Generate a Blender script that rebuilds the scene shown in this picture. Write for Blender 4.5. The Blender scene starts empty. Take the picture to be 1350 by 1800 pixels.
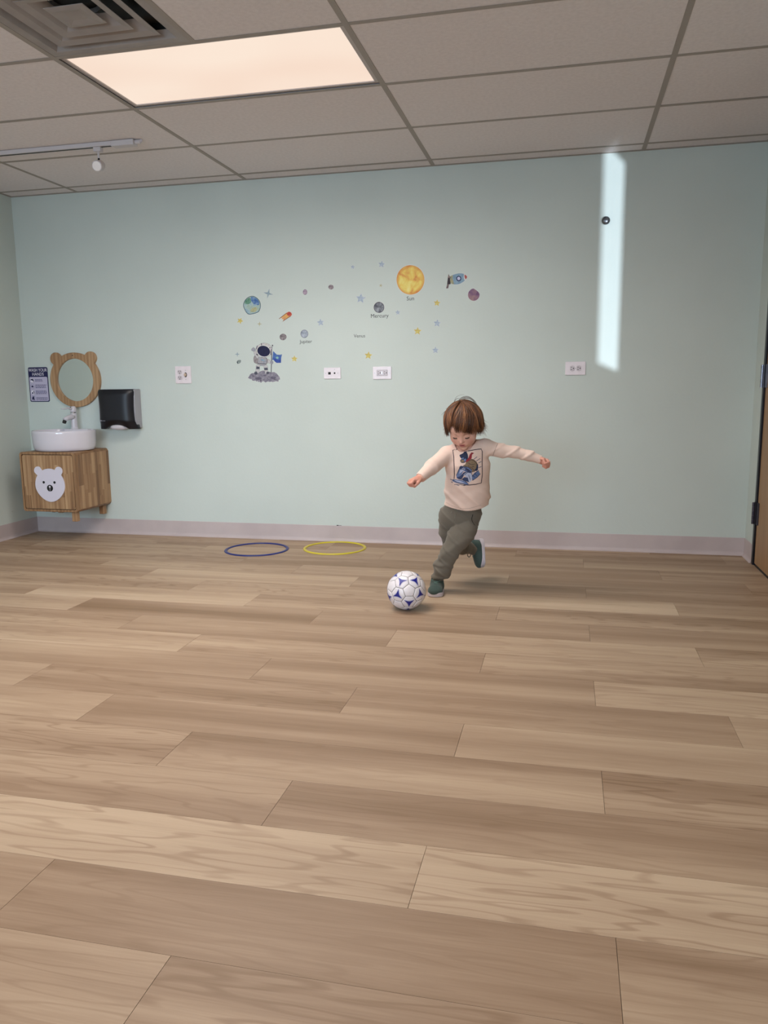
import bpy, bmesh, math, random
import numpy as np
from math import pi, sin, cos, radians, sqrt
from mathutils import Vector, Matrix, geometry
from mathutils.bvhtree import BVHTree

random.seed(7)
rng = np.random.default_rng(7)
SC = bpy.context.scene
COL = SC.collection

# ------------------------------------------------------------------ camera
FPX, PITCH, YAW, ROLL = 1382.887, -0.1592076, -0.2285904, -0.0109579
CAM = Vector((3.790960, -5.000302, 1.032745))
ROOM_H, ROOM_X, ROOM_Y = 2.348, 4.849, -7.0
def cam_axes():
    cp, sp, cy, sy = cos(PITCH), sin(PITCH), cos(YAW), sin(YAW)
    f = Vector((sy*cp, cy*cp, sp)); r = Vector((cy, -sy, 0)); u = r.cross(f)
    cr, sr = cos(ROLL), sin(ROLL)
    return r*cr + u*sr, -r*sr + u*cr, f
AX_R, AX_U, AX_F = cam_axes()
cam_data = bpy.data.cameras.new('camera')
cam_data.sensor_fit = 'VERTICAL'
cam_data.sensor_height = 36.0
cam_data.lens = FPX/1800*36.0
cam_data.clip_start = 0.05
cam = bpy.data.objects.new('camera', cam_data)
COL.objects.link(cam)
m = Matrix((AX_R, AX_U, -AX_F)).transposed().to_4x4()
m.translation = CAM
cam.matrix_world = m
SC.camera = cam

def ray(px, py):
    return AX_F + AX_R*((px-675)/FPX) + AX_U*((900-py)/FPX)
def at(px, py, y):                      # measured pixel -> point in the plane Y = y
    d = ray(px, py); return CAM + d*((y-CAM.y)/d.y)
def atz(px, py, z):
    d = ray(px, py); return CAM + d*((z-CAM.z)/d.z)

# ------------------------------------------------------------------ world, exposure, lights
SC.view_settings.view_transform = 'Standard'
SC.view_settings.look = 'None'
SC.view_settings.exposure = 0.0
SC.view_settings.gamma = 1.0
SC.view_settings.use_curve_mapping = False
w = bpy.data.worlds.new('outside'); SC.world = w
w.use_nodes = True
w.node_tree.nodes['Background'].inputs[0].default_value = (0.55, 0.68, 0.85, 1)
w.node_tree.nodes['Background'].inputs[1].default_value = 1.3

def area_light(name, loc, direction, sx, sy, power, color, spread=180):
    l = bpy.data.lights.new(name, 'AREA'); l.shape = 'RECTANGLE'; l.size = sx; l.size_y = sy
    l.energy = power; l.color = color; l.spread = radians(spread)
    o = bpy.data.objects.new(name, l); COL.objects.link(o)
    o.location = loc
    o.rotation_euler = Vector(direction).to_track_quat('-Z', 'Y').to_euler()
    return o
# daylight through the three windows of the rear wall, behind the camera
WIN = [(0.35, 1.55), (1.85, 3.05), (3.35, 4.55)]
WIN_Z = (0.75, 2.1)
WIN_POW = (8, 54, 2)
for (a, b), pw in zip(WIN, WIN_POW):
    area_light('window_daylight', ((a+b)/2, ROOM_Y-0.12, sum(WIN_Z)/2), (0.09, 1, -0.17) if a < 1 else (0, 1, -0.12), b-a, WIN_Z[1]-WIN_Z[0], pw, (0.62, 0.82, 1.0), 48 if a < 1 else 150)
# ceiling troffers added out of view to light the room (x0, x1, y0, y1, power)
LP = [(1.7408, 2.96, -3.1842, -2.5744, 10), (1.7408, 2.96, -6.2322, -5.6226, 2), (4.179-1.2192, 4.179, -5.0130, -4.4034, 0.8)]
for x0, x1, y0, y1, pw in LP:
    area_light('added_troffer_light', ((x0+x1)/2, (y0+y1)/2, ROOM_H-0.012), (0, 0, -1), 1.16, 0.55, pw, (1.0, 0.93, 0.87))
# low reflected sun entering by the narrow side window in the right wall: the bright strip on the back wall
SLIT_Y, SLIT_Z = (-4.13, -3.74), (0.765, 1.465)
sp = bpy.data.lights.new('reflected_sun', 'SPOT'); sp.energy = 3800; sp.color = (0.76, 0.88, 1.0)
sp.spot_size = radians(40); sp.spot_blend = 0.1; sp.shadow_soft_size = 0.03
so = bpy.data.objects.new('reflected_sun', sp); COL.objects.link(so)
so.location = (5.93, -9.05, 0.30)
so.rotation_euler = (Vector((3.96, 0, 1.9)) - Vector(so.location)).to_track_quat('-Z', 'Y').to_euler()

# ------------------------------------------------------------------ materials
def lin(c):
    if isinstance(c, str):
        c = tuple(int(c[i:i+2], 16)/255 for i in (0, 2, 4))
    return tuple(((v/12.92) if v <= 0.04045 else ((v+0.055)/1.055)**2.4) for v in c[:3])
class NT:
    def __init__(s, name):
        s.m = bpy.data.materials.new(name); s.m.use_nodes = True
        s.t = s.m.node_tree; s.b = s.t.nodes['Principled BSDF']
    def n(s, kind, **kw):
        nd = s.t.nodes.new(kind)
        for k, v in kw.items():
            if k.startswith('i_'):
                key = k[2:]
                key = int(key) if key.isdigit() else key.replace('_', ' ')
                nd.inputs[key].default_value = v
            else: setattr(nd, k, v)
        return nd
    def l(s, a, ao, b, bi): s.t.links.new(a.outputs[ao], b.inputs[bi])
    def coords(s, scale=(1, 1, 1), kind='Object', rnd=False):
        tc = s.n('ShaderNodeTexCoord'); mp = s.n('ShaderNodeMapping')
        mp.inputs['Scale'].default_value = scale
        s.l(tc, kind, mp, 'Vector')
        if rnd:
            oi = s.n('ShaderNodeObjectInfo'); mu = s.n('ShaderNodeMath', operation='MULTIPLY'); mu.inputs[1].default_value = 57.3
            cb = s.n('ShaderNodeCombineXYZ'); s.l(oi, 'Random', mu, 0)
            for k in 'XYZ': s.l(mu, 0, cb, k)
            s.l(cb, 0, mp, 'Location')
        return mp
    def ramp(s, stops, interp='LINEAR'):
        r = s.n('ShaderNodeValToRGB'); r.color_ramp.interpolation = interp
        e = r.color_ramp.elements
        while len(e) < len(stops): e.new(0.5)
        for el, (p, c) in zip(e, stops):
            el.position = p; el.color = (*lin(c), 1)
        return r
    def bump(s, src, out, dist, strength=1.0):
        b = s.n('ShaderNodeBump'); b.inputs['Distance'].default_value = dist; b.inputs['Strength'].default_value = strength
        s.l(src, out, b, 'Height'); s.l(b, 'Normal', s.b, 'Normal')
def setp(b, rough=0.5, spec=0.5, metal=0.0, coat=0.0, sheen=0.0, sss=0.0):
    b.inputs['Roughness'].default_value = rough
    b.inputs['Specular IOR Level'].default_value = spec
    b.inputs['Metallic'].default_value = metal
    b.inputs['Coat Weight'].default_value = coat
    b.inputs['Sheen Weight'].default_value = sheen
    b.inputs['Subsurface Weight'].default_value = sss
def mat(name, c, c2=None, scale=8.0, rough=0.5, bump=0.0, bscale=None, stretch=(1, 1, 1), rnd=False, lo=0.35, hi=0.65, **kw):
    """plain procedural material: two tones mixed by noise, optional fine relief"""
    t = NT(name); setp(t.b, rough, **kw)
    c2 = c2 or c
    mp = t.coords(stretch, rnd=rnd)
    nz = t.n('ShaderNodeTexNoise'); nz.inputs['Scale'].default_value = scale; nz.inputs['Detail'].default_value = 4
    t.l(mp, 0, nz, 'Vector')
    r = t.ramp([(lo, c), (hi, c2)]); t.l(nz, 0, r, 0); t.l(r, 0, t.b, 'Base Color')
    if bump:
        n2 = t.n('ShaderNodeTexNoise'); n2.inputs['Scale'].default_value = bscale or scale*4; n2.inputs['Detail'].default_value = 3
        t.l(mp, 0, n2, 'Vector'); t.bump(n2, 0, bump)
    return t.m
def vcol_mat(name, rough, bump=0.0, bscale=300, mul=None, **kw):
    t = NT(name); setp(t.b, rough, **kw)
    a = t.n('ShaderNodeAttribute'); a.attribute_name = 'tint'
    mp = t.coords(); nz = t.n('ShaderNodeTexNoise'); nz.inputs['Scale'].default_value = bscale; nz.inputs['Detail'].default_value = 3
    t.l(mp, 0, nz, 'Vector')
    mx = t.n('ShaderNodeMix', data_type='RGBA', blend_type='MULTIPLY'); mx.inputs[0].default_value = 0.25
    t.l(a, 'Color', mx, 6); t.l(nz, 1, mx, 7) if False else t.l(nz, 0, mx, 7)
    t.l(a, 'Color', t.b, 'Base Color')
    if bump: t.bump(nz, 0, bump)
    return t.m

# ------------------------------------------------------------------ object helpers
def obj(name, me, mt=None, parent=None, loc=None, smooth=False):
    """me: bmesh, Mesh or (verts, faces)"""
    if isinstance(me, bmesh.types.BMesh):
        d = bpy.data.meshes.new(name); me.to_mesh(d); me.free()
    elif isinstance(me, tuple):
        d = bpy.data.meshes.new(name); d.from_pydata([tuple(v) for v in me[0]], [], me[1])
    else: d = me
    if mt is not None and len(d.materials) == 0:
        for k in (mt if isinstance(mt, (list, tuple)) else [mt]): d.materials.append(k)
    if smooth: d.shade_smooth()
    o = bpy.data.objects.new(name, d); COL.objects.link(o)
    if loc is not None: o.location = loc
    if parent is not None: o.parent = parent
    return o
def tag(o, label=None, cat=None, group=None, kind=None):
    if label: o['label'] = label
    if cat: o['category'] = cat
    if group: o['group'] = group
    if kind: o['kind'] = kind
    return o
def thing(name, loc, label, cat, group=None):
    o = bpy.data.objects.new(name, None); COL.objects.link(o); o.location = loc
    o.empty_display_size = 0.05
    return tag(o, label, cat, group)
def copy_tree(src, parent=None):
    c = src.copy(); COL.objects.link(c)
    if parent is not None: c.parent = parent
    for ch in list(src.children): copy_tree(ch, c)
    return c
def add_box(bm, x0, x1, y0, y1, z0, z1, bevel=0.0, seg=2):
    r = bmesh.ops.create_cube(bm, size=1.0)
    for v in r['verts']:
        v.co = Vector(((x0+x1)/2 + v.co.x*(x1-x0), (y0+y1)/2 + v.co.y*(y1-y0), (z0+z1)/2 + v.co.z*(z1-z0)))
    if bevel:
        es = list({e for v in r['verts'] for e in v.link_edges})
        bmesh.ops.bevel(bm, geom=es, offset=bevel, segments=seg, profile=0.5, affect='EDGES')
    return bm
def box(x0, x1, y0, y1, z0, z1, bevel=0.0, seg=2):
    return add_box(bmesh.new(), x0, x1, y0, y1, z0, z1, bevel, seg)
def add_tube(bm, pts, rads, n=10, caps=True, flat=1.0):
    pts = [Vector(p) for p in pts]
    if not hasattr(rads, '__len__'): rads = [rads]*len(pts)
    rings = []
    up = Vector((0, 0, 1))
    prev = None
    for i, p in enumerate(pts):
        d = (pts[min(i+1, len(pts)-1)] - pts[max(i-1, 0)])
        d = d.normalized() if d.length > 1e-9 else Vector((0, 0, 1))
        if prev is None:
            a = d.cross(up) if abs(d.dot(up)) < 0.95 else d.cross(Vector((1, 0, 0)))
            a.normalize()
        else:
            a = prev - d*prev.dot(d); a.normalize()
        prev = a; b = d.cross(a)
        rings.append([bm.verts.new(p + (a*cos(2*pi*k/n) + b*sin(2*pi*k/n)*flat)*rads[i]) for k in range(n)])
    for r0, r1 in zip(rings, rings[1:]):
        for k in range(n): bm.faces.new((r0[k], r0[(k+1) % n], r1[(k+1) % n], r1[k]))
    if caps:
        bm.faces.new(rings[0][::-1]); bm.faces.new(rings[-1])
    return bm
def tube(pts, rads, n=10, caps=True, flat=1.0): return add_tube(bmesh.new(), pts, rads, n, caps, flat)
def ring(cx, cy, cz, prof, n=64, closed=True, axis='Z', sx=1.0, sy=1.0, bm=None):
    """lathe: prof = [(r, h)]"""
    bm = bm or bmesh.new(); rs = []
    for r, h in prof:
        rr = []
        for k in range(n):
            a = 2*pi*k/n
            if axis == 'Z': p = (cx + r*cos(a)*sx, cy + r*sin(a)*sy, cz + h)
            else: p = (cx + r*cos(a)*sx, cy - h, cz + r*sin(a)*sy)
            rr.append(bm.verts.new(p))
        rs.append(rr)
    pr = list(zip(rs, rs[1:])) + ([(rs[-1], rs[0])] if closed else [])
    for a, b in pr:
        for k in range(n): bm.faces.new((a[k], a[(k+1) % n], b[(k+1) % n], b[k]))
    if not closed:
        if prof[0][0] > 1e-6: bm.faces.new(rs[0][::-1])
        if prof[-1][0] > 1e-6: bm.faces.new(rs[-1])
    bmesh.ops.remove_doubles(bm, verts=bm.verts, dist=1e-6)
    bmesh.ops.recalc_face_normals(bm, faces=bm.faces)
    return bm
def plate(poly, y0, y1, bm=None, bevel=0.0):
    """poly: [(x, z)] outline, extruded between Y=y0 (back) and Y=y1 (front)"""
    bm = bm or bmesh.new()
    vs = [bm.verts.new((x, y0, z)) for x, z in poly]
    f = bm.faces.new(vs)
    r = bmesh.ops.extrude_face_region(bm, geom=[f])
    nv = [g for g in r['geom'] if isinstance(g, bmesh.types.BMVert)]
    for v in nv: v.co.y = y1
    bmesh.ops.recalc_face_normals(bm, faces=bm.faces)
    if bevel:
        es = [e for e in bm.edges if all(abs(v.co.y-y1) < 1e-9 for v in e.verts)]
        bmesh.ops.bevel(bm, geom=es, offset=bevel, segments=2, profile=0.5, affect='EDGES')
    return bm
def rounded_rect(x0, x1, z0, z1, r, n=6):
    out = []
    for cx, cz, a0 in ((x1-r, z1-r, 0), (x0+r, z1-r, 90), (x0+r, z0+r, 180), (x1-r, z0+r, 270)):
        for k in range(n+1):
            a = radians(a0 + 90*k/n); out.append((cx + r*cos(a), cz + r*sin(a)))
    return out
def circle(cx, cz, rx, rz=None, n=32, a0=0.0):
    rz = rz or rx
    return [(cx + rx*cos(a0+2*pi*k/n), cz + rz*sin(a0+2*pi*k/n)) for k in range(n)]
def text_mesh(txt, size, loc, name, mt, parent=None, extrude=0.0003, align='CENTER', rot=0.0, sx=1.0, rel=None):
    """flat lettering standing on a Y-facing wall, read from -Y"""
    cu = bpy.data.curves.new(name, 'FONT'); cu.body = txt; cu.size = size; cu.extrude = extrude; cu.align_x = align; cu.align_y = 'CENTER'
    cu.resolution_u = 3
    tmp = bpy.data.objects.new(name, cu); COL.objects.link(tmp)
    bpy.context.view_layer.update()
    me = bpy.data.meshes.new_from_object(tmp.evaluated_get(bpy.context.evaluated_depsgraph_get()))
    bpy.data.objects.remove(tmp)
    me.transform(Matrix.Rotation(rot, 4, 'Y') @ Matrix.Rotation(pi/2, 4, 'X') @ Matrix.Diagonal((sx, 1, 1, 1)))
    me.materials.clear(); me.materials.append(mt)
    me.name = name
    return obj(name, me, None, parent, loc)
# ================================================================== MATERIALS OF THE ROOM
def wall_material():
    t = NT('mint_wall_paint'); setp(t.b, 0.62, spec=0.3)
    mp = t.coords()
    n1 = t.n('ShaderNodeTexNoise'); n1.inputs['Scale'].default_value = 1.3; n1.inputs['Detail'].default_value = 5; t.l(mp, 0, n1, 'Vector')
    r = t.ramp([(0.3, 'C6CFCA'), (0.7, 'CDD6D1')]); t.l(n1, 0, r, 0)
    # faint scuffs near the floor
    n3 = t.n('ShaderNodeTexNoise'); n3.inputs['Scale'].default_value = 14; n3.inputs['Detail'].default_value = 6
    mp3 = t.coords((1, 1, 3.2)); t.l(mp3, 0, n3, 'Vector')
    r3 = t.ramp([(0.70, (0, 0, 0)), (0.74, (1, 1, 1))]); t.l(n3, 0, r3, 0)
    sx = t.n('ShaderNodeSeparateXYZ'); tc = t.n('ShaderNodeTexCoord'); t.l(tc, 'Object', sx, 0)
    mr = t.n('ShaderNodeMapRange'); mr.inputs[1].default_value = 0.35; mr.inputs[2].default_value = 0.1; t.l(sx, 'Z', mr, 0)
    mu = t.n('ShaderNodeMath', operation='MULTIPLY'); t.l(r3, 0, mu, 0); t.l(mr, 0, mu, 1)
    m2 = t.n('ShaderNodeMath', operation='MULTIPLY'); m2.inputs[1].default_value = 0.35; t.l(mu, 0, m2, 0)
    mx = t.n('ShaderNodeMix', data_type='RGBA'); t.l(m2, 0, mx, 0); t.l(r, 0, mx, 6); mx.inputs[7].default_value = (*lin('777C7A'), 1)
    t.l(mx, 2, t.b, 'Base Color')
    n2 = t.n('ShaderNodeTexNoise'); n2.inputs['Scale'].default_value = 55; n2.inputs['Detail'].default_value = 6; t.l(mp, 0, n2, 'Vector')
    t.bump(n2, 0, 0.0012, 0.6)
    return t.m
M_WALL = wall_material()
M_TILE = mat('acoustic_tile', 'E4DEDF', 'DDD7D8', scale=60, rough=0.95, bump=0.0012, bscale=260, spec=0.1)
M_GRID = mat('grid_paint', '9C948D', rough=0.6, scale=5)
M_BASE = mat('vinyl_base', 'C4B6B5', 'BBADAD', scale=5, rough=0.5, bump=0.0004, bscale=40)
M_DARK = mat('dark_brown', '3A2F27', rough=0.9)  # dark brown of the floor base, cabinet door gap and mirror screw
M_BLACK = mat('matt_black', '0B0B0C', rough=0.6)
M_WHITE = mat('white_plastic', 'DCD8DC', rough=0.35)

def plank_material():
    t = NT('vinyl_plank_oak'); setp(t.b, 0.48, spec=0.35)
    # broad lengthwise bands
    m1 = t.coords((0.45, 8.0, 1), rnd=True)
    n1 = t.n('ShaderNodeTexNoise'); n1.inputs['Scale'].default_value = 1.0; n1.inputs['Detail'].default_value = 3; n1.inputs['Roughness'].default_value = 0.45; t.l(m1, 0, n1, 'Vector')
    # cathedral figure: distorted rings
    m2 = t.coords((0.9, 7.5, 1), rnd=True)
    nd = t.n('ShaderNodeTexNoise'); nd.inputs['Scale'].default_value = 1.5; nd.inputs['Detail'].default_value = 2; t.l(m2, 0, nd, 'Vector')
    ml = t.n('ShaderNodeMath', operation='MULTIPLY'); ml.inputs[1].default_value = 55.0; t.l(nd, 0, ml, 0)
    sn = t.n('ShaderNodeMath', operation='SINE'); t.l(ml, 0, sn, 0)
    # fine grain
    m3 = t.coords((7, 240, 1), rnd=True)
    n3 = t.n('ShaderNodeTexNoise'); n3.inputs['Scale'].default_value = 1.0; n3.inputs['Detail'].default_value = 5; n3.inputs['Roughness'].default_value = 0.65; t.l(m3, 0, n3, 'Vector')
    m4 = t.coords((2.2, 42, 1), rnd=True)
    n4 = t.n('ShaderNodeTexNoise'); n4.inputs['Scale'].default_value = 1.0; n4.inputs['Detail'].default_value = 4; t.l(m4, 0, n4, 'Vector')
    def mulv(nd_, k, off=0.0):
        a = t.n('ShaderNodeMath', operation='MULTIPLY_ADD'); a.inputs[1].default_value = k; a.inputs[2].default_value = off; t.l(nd_, 0, a, 0); return a
    at_ = t.n('ShaderNodeAttribute'); at_.attribute_type = 'OBJECT'; at_.attribute_name = 'tone'
    fig = t.n('ShaderNodeAttribute'); fig.attribute_type = 'OBJECT'; fig.attribute_name = 'figure'
    # figure line mask: thin dark lines where the sine peaks, modulated by n4
    pk = t.n('ShaderNodeMapRange'); pk.inputs[1].default_value = 0.55; pk.inputs[2].default_value = 1.0; t.l(sn, 0, pk, 0)
    f2 = t.n('ShaderNodeMath', operation='MULTIPLY'); t.l(pk, 0, f2, 0); t.l(fig, 'Fac', f2, 1)
    f3 = t.n('ShaderNodeMath', operation='MULTIPLY'); t.l(f2, 0, f3, 0); t.l(n4, 0, f3, 1); f3b = t.n('ShaderNodeMath', operation='MULTIPLY'); f3b.inputs[1].default_value = 0.50; t.l(f3, 0, f3b, 0); f3 = f3b
    s = mulv(n1, 1.25, -0.625)
    a1 = t.n('ShaderNodeMath', operation='ADD'); t.l(s, 0, a1, 0); t.l(at_, 'Fac', a1, 1)
    a2 = t.n('ShaderNodeMath', operation='SUBTRACT'); t.l(a1, 0, a2, 0); t.l(f3, 0, a2, 1)
    g = mulv(n3, 0.36, -0.18); a3 = t.n('ShaderNodeMath', operation='ADD'); t.l(a2, 0, a3, 0); t.l(g, 0, a3, 1)
    g4 = mulv(n4, 0.40, -0.20); a4 = t.n('ShaderNodeMath', operation='ADD'); t.l(a3, 0, a4, 0); t.l(g4, 0, a4, 1)
    r = t.ramp([(0.0, '836950'), (0.35, '9A8069'), (0.6, 'AC937B'), (1.0, 'C4AD94')]); t.l(a4, 0, r, 0)
    t.l(r, 0, t.b, 'Base Color')
    rr = t.n('ShaderNodeMapRange'); rr.inputs[3].default_value = 0.42; rr.inputs[4].default_value = 0.58; t.l(n3, 0, rr, 0); t.l(rr, 0, t.b, 'Roughness')
    t.bump(n3, 0, 0.00025, 0.5)
    return t.m
M_PLANK = plank_material()

# ================================================================== FLOOR
floor = obj('floor', box(-0.1, ROOM_X+0.1, ROOM_Y-0.1, 0.1, -0.10, -0.004), M_DARK); tag(floor, kind='structure')
PW, PL = 0.2217, 1.2
Y0 = -1.384
TONES = {(0, 1): (0.80, 0.3), (-1, 3): (0.84, 0.5), (2, 3): (0.86, 0.5), (1, 1): (0.30, 0.1), (1, 0): (0.70, 0.5), (3, 1): (0.82, 0.5), (4, 3): (0.76, 0.7), (4, 2): (0.42, 0.1),
         (9, 2): (0.88, 1.0), (9, 3): (0.90, 1.1), (10, 1): (0.30, 0.1), (10, 2): (0.36, 0.3), (10, 3): (0.50, 0.4), (8, 3): (0.36, 0.4), (8, 1): (0.42, 0.6), (5, 3): (0.44, .3), (2, 1): (0.40, 0.2), (-2, 2): (0.30, 0.2), (-5, 3): (0.45, .2), (-5, 2): (0.62, .2)}
n_ = 0
meshes = {}
def plank(x0, x1, y0, y1, tone, figure):
    L, W_ = round(x1-x0, 4), round(y1-y0, 4)
    if (L, W_) not in meshes:
        bm = box(-L/2+0.0005, L/2-0.0005, -W_/2+0.0004, W_/2-0.0004, -0.004, 0.0)
        d = bpy.data.meshes.new('plank'); bm.to_mesh(d); bm.free(); d.materials.append(M_PLANK); meshes[(L, W_)] = d
    o = obj('plank', meshes[(L, W_)], None, floor, ((x0+x1)/2, (y0+y1)/2, 0))
    o['tone'] = tone; o['figure'] = figure
for n in range(-7, 26):
    y1 = min(Y0 - n*PW, 0.0); y0 = Y0 - (n+1)*PW
    if y1 - y0 < 0.02 or y0 < ROOM_Y-0.25: continue
    j = (3.505 + 0.4*n) % PL
    xs = [0.0]
    x = j
    while x < ROOM_X - 0.03:
        if x > 0.03: xs.append(x)
        x += PL
    xs.append(ROOM_X)
    for x0, x1 in zip(xs, xs[1:]):
        k = int(round(((x0 if x0 > 0 else x1-PL) - ((3.505+0.4*n) % PL))/PL)) + (0)
        # named by how many planks lie to the left of x = 2.2 .. 4.4
        idx = None
        c = (x0+x1)/2
        t_ = TONES.get((n, int(x0)))
        t_ = (0.5+(t_[0]-0.5)*0.75, t_[1]) if t_ else (0.50 + rng.uniform(-0.12, 0.12), rng.choice([0.1, 0.3, 0.6, 0.9]))
        plank(x0, x1, max(y0, ROOM_Y), y1, float(t_[0]), float(t_[1]))

# ================================================================== CEILING
ceiling = obj('ceiling', box(-0.1, ROOM_X+0.1, ROOM_Y-0.1, 0.1, ROOM_H+0.06, ROOM_H+0.16), M_GRID); tag(ceiling, kind='structure')
GX = [0.0] + [0.5216+1.2192*k for k in range(4)] + [ROOM_X]
GY = [0.0] + [-(0.136+0.6096*k) for k in range(12)] + [ROOM_Y]
VIS = (1.7408, 2.96, -1.9648, -1.3552)
SKIP = [VIS] + [l[:4] for l in LP] + [(1.7408, 2.3504, -2.5744, -1.9648)]
def skipped(x0, x1, y0, y1):
    cx, cy = (x0+x1)/2, (y0+y1)/2
    return any(a < cx < b and c < cy < d for a, b, c, d in SKIP[:4])
tm = {}
def tile(x0, x1, y0, y1):
    L, W_ = round(x1-x0, 4), round(y1-y0, 4)
    if (L, W_) not in tm:
        d = bpy.data.meshes.new('ceiling_tile'); bm = box(-L/2+0.003, L/2-0.003, -W_/2+0.003, W_/2-0.003, 0, 0.015); bm.to_mesh(d); bm.free(); d.materials.append(M_TILE); tm[(L, W_)] = d
    obj('ceiling_tile', tm[(L, W_)], None, ceiling, ((x0+x1)/2, (y0+y1)/2, ROOM_H+0.0016+random.uniform(-0.0002, 0.0008)))
for x0, x1 in zip(GX, GX[1:]):
    for y1, y0 in zip(GY, GY[1:]):
        if abs(x0-1.7408) < 1e-3 and abs(y1+1.9648) < 1e-3:
            tile(x0+0.6096, x1, y0, y1); continue
        if not skipped(x0, x1, y0, y1): tile(x0, x1, y0, y1)
HB = 0.012
for gx in GX[1:-1]:
    obj('grid_bar', box(gx-HB, gx+HB, ROOM_Y, 0, ROOM_H, ROOM_H+0.0013), M_GRID, ceiling)
for gy in GY[1:-1]:
    for x0, x1 in zip(GX, GX[1:]):
        obj('grid_bar', box(x0+(HB if x0 > 0 else 0), x1-(HB if x1 < ROOM_X else 0), gy-HB, gy+HB, ROOM_H+0.0002, ROOM_H+0.0013), M_GRID, ceiling)
obj('grid_bar', box(1.7408+0.6096-HB, 1.7408+0.6096+HB, -2.5744+HB, -1.9648-HB, ROOM_H+0.0002, ROOM_H+0.0013), M_GRID, ceiling)
for a in ((0, ROOM_X, -0.02, 0), (0, ROOM_X, ROOM_Y, ROOM_Y+0.02), (0, 0.02, ROOM_Y+.02, -.02), (ROOM_X-.02, ROOM_X, ROOM_Y+.02, -.02)):
    obj('wall_angle', box(*a, ROOM_H-0.001, ROOM_H+0.004), M_GRID, ceiling)

# ================================================================== WALLS
H_ = ROOM_H + 0.16
tag(obj('wall_back', box(-0.1, ROOM_X+0.1, 0, 0.1, -0.1, H_), M_WALL), kind='structure')
tag(obj('wall_left', box(-0.1, 0, ROOM_Y-0.1, 0, -0.1, H_), M_WALL), kind='structure')
DY0, DY1, DZ = -1.165, -0.222, 2.10            # door opening in the right wall
bm = bmesh.new()
for a in ((DY1, 0, -0.1, H_), (DY0, DY1, DZ, H_), (SLIT_Y[1], DY0, -0.1, H_), (SLIT_Y[0], SLIT_Y[1], -0.1, SLIT_Z[0]), (SLIT_Y[0], SLIT_Y[1], SLIT_Z[1], H_), (ROOM_Y-0.1, SLIT_Y[0], -0.1, H_)):
    add_box(bm, ROOM_X, ROOM_X+0.012 if a[0] == SLIT_Y[0] or a[1] == SLIT_Y[0] or a[0] == SLIT_Y[1] else ROOM_X+0.1, *a)
tag(obj('wall_right', bm, M_WALL), kind='structure')
bm = bmesh.new()
prev = 0.0
for a, b in WIN:
    add_box(bm, prev, a, ROOM_Y-0.1, ROOM_Y, -0.1, H_)
    add_box(bm, a, b, ROOM_Y-0.1, ROOM_Y, -0.1, WIN_Z[0]); add_box(bm, a, b, ROOM_Y-0.1, ROOM_Y, WIN_Z[1], H_)
    prev = b
add_box(bm, prev, ROOM_X, ROOM_Y-0.1, ROOM_Y, -0.1, H_)
tag(obj('wall_rear', bm, M_WALL), kind='structure')
M_ALU = mat('window_frame_metal', '6A6C70', rough=0.4, metal=0.6)
for i, (a, b) in enumerate(WIN):
    bm = bmesh.new(); z0, z1 = WIN_Z; f = 0.04
    for r in ((a, a+f, z0, z1), (b-f, b, z0, z1), (a+f, b-f, z0, z0+f), (a+f, b-f, z1-f, z1), ((a+b)/2-.015, (a+b)/2+.015, z0+f, z1-f)):
        add_box(bm, r[0], r[1], ROOM_Y-0.07, ROOM_Y-0.02, r[2], r[3])
    tag(obj('window_%d' % (i+1), bm, M_ALU), kind='structure')
bm = bmesh.new(); f = 0.012
for r in ((SLIT_Y[0]-f, SLIT_Y[0], SLIT_Z[0]-f, SLIT_Z[1]+f), (SLIT_Y[1], SLIT_Y[1]+f, SLIT_Z[0]-f, SLIT_Z[1]+f), (SLIT_Y[0], SLIT_Y[1], SLIT_Z[0]-f, SLIT_Z[0]), (SLIT_Y[0], SLIT_Y[1], SLIT_Z[1], SLIT_Z[1]+f)):
    add_box(bm, ROOM_X-0.006, ROOM_X, *r)
tag(obj('window_4', bm, M_ALU), kind='structure')

# cove baseboards: profile (out, z)
CP = [(0.0, 0.108), (0.0028, 0.108), (0.0034, 0.104), (0.0034, 0.022), (0.0055, 0.012), (0.010, 0.005), (0.016, 0.0022), (0.016, 0.0), (0.0, 0.0)]
def base(name, p0, p1, outv):
    p0, p1, outv = Vector(p0), Vector(p1), Vector(outv)
    bm = bmesh.new()
    a = [bm.verts.new(p0 + outv*o_ + Vector((0, 0, z))) for o_, z in CP]
    b = [bm.verts.new(p1 + outv*o_ + Vector((0, 0, z))) for o_, z in CP]
    k = len(CP)
    for i in range(k): bm.faces.new((a[i], a[(i+1) % k], b[(i+1) % k], b[i]))
    bm.faces.new(a[::-1]); bm.faces.new(b)
    bmesh.ops.recalc_face_normals(bm, faces=bm.faces)
    tag(obj(name, bm, M_BASE), kind='structure')
base('baseboard_back', (0, 0, 0), (ROOM_X, 0, 0), (0, -1, 0))
base('baseboard_left', (0, -0.004, 0), (0, ROOM_Y, 0), (1, 0, 0))
base('baseboard_right', (ROOM_X, -0.004, 0), (ROOM_X, DY1+0.012, 0), (-1, 0, 0))

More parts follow.
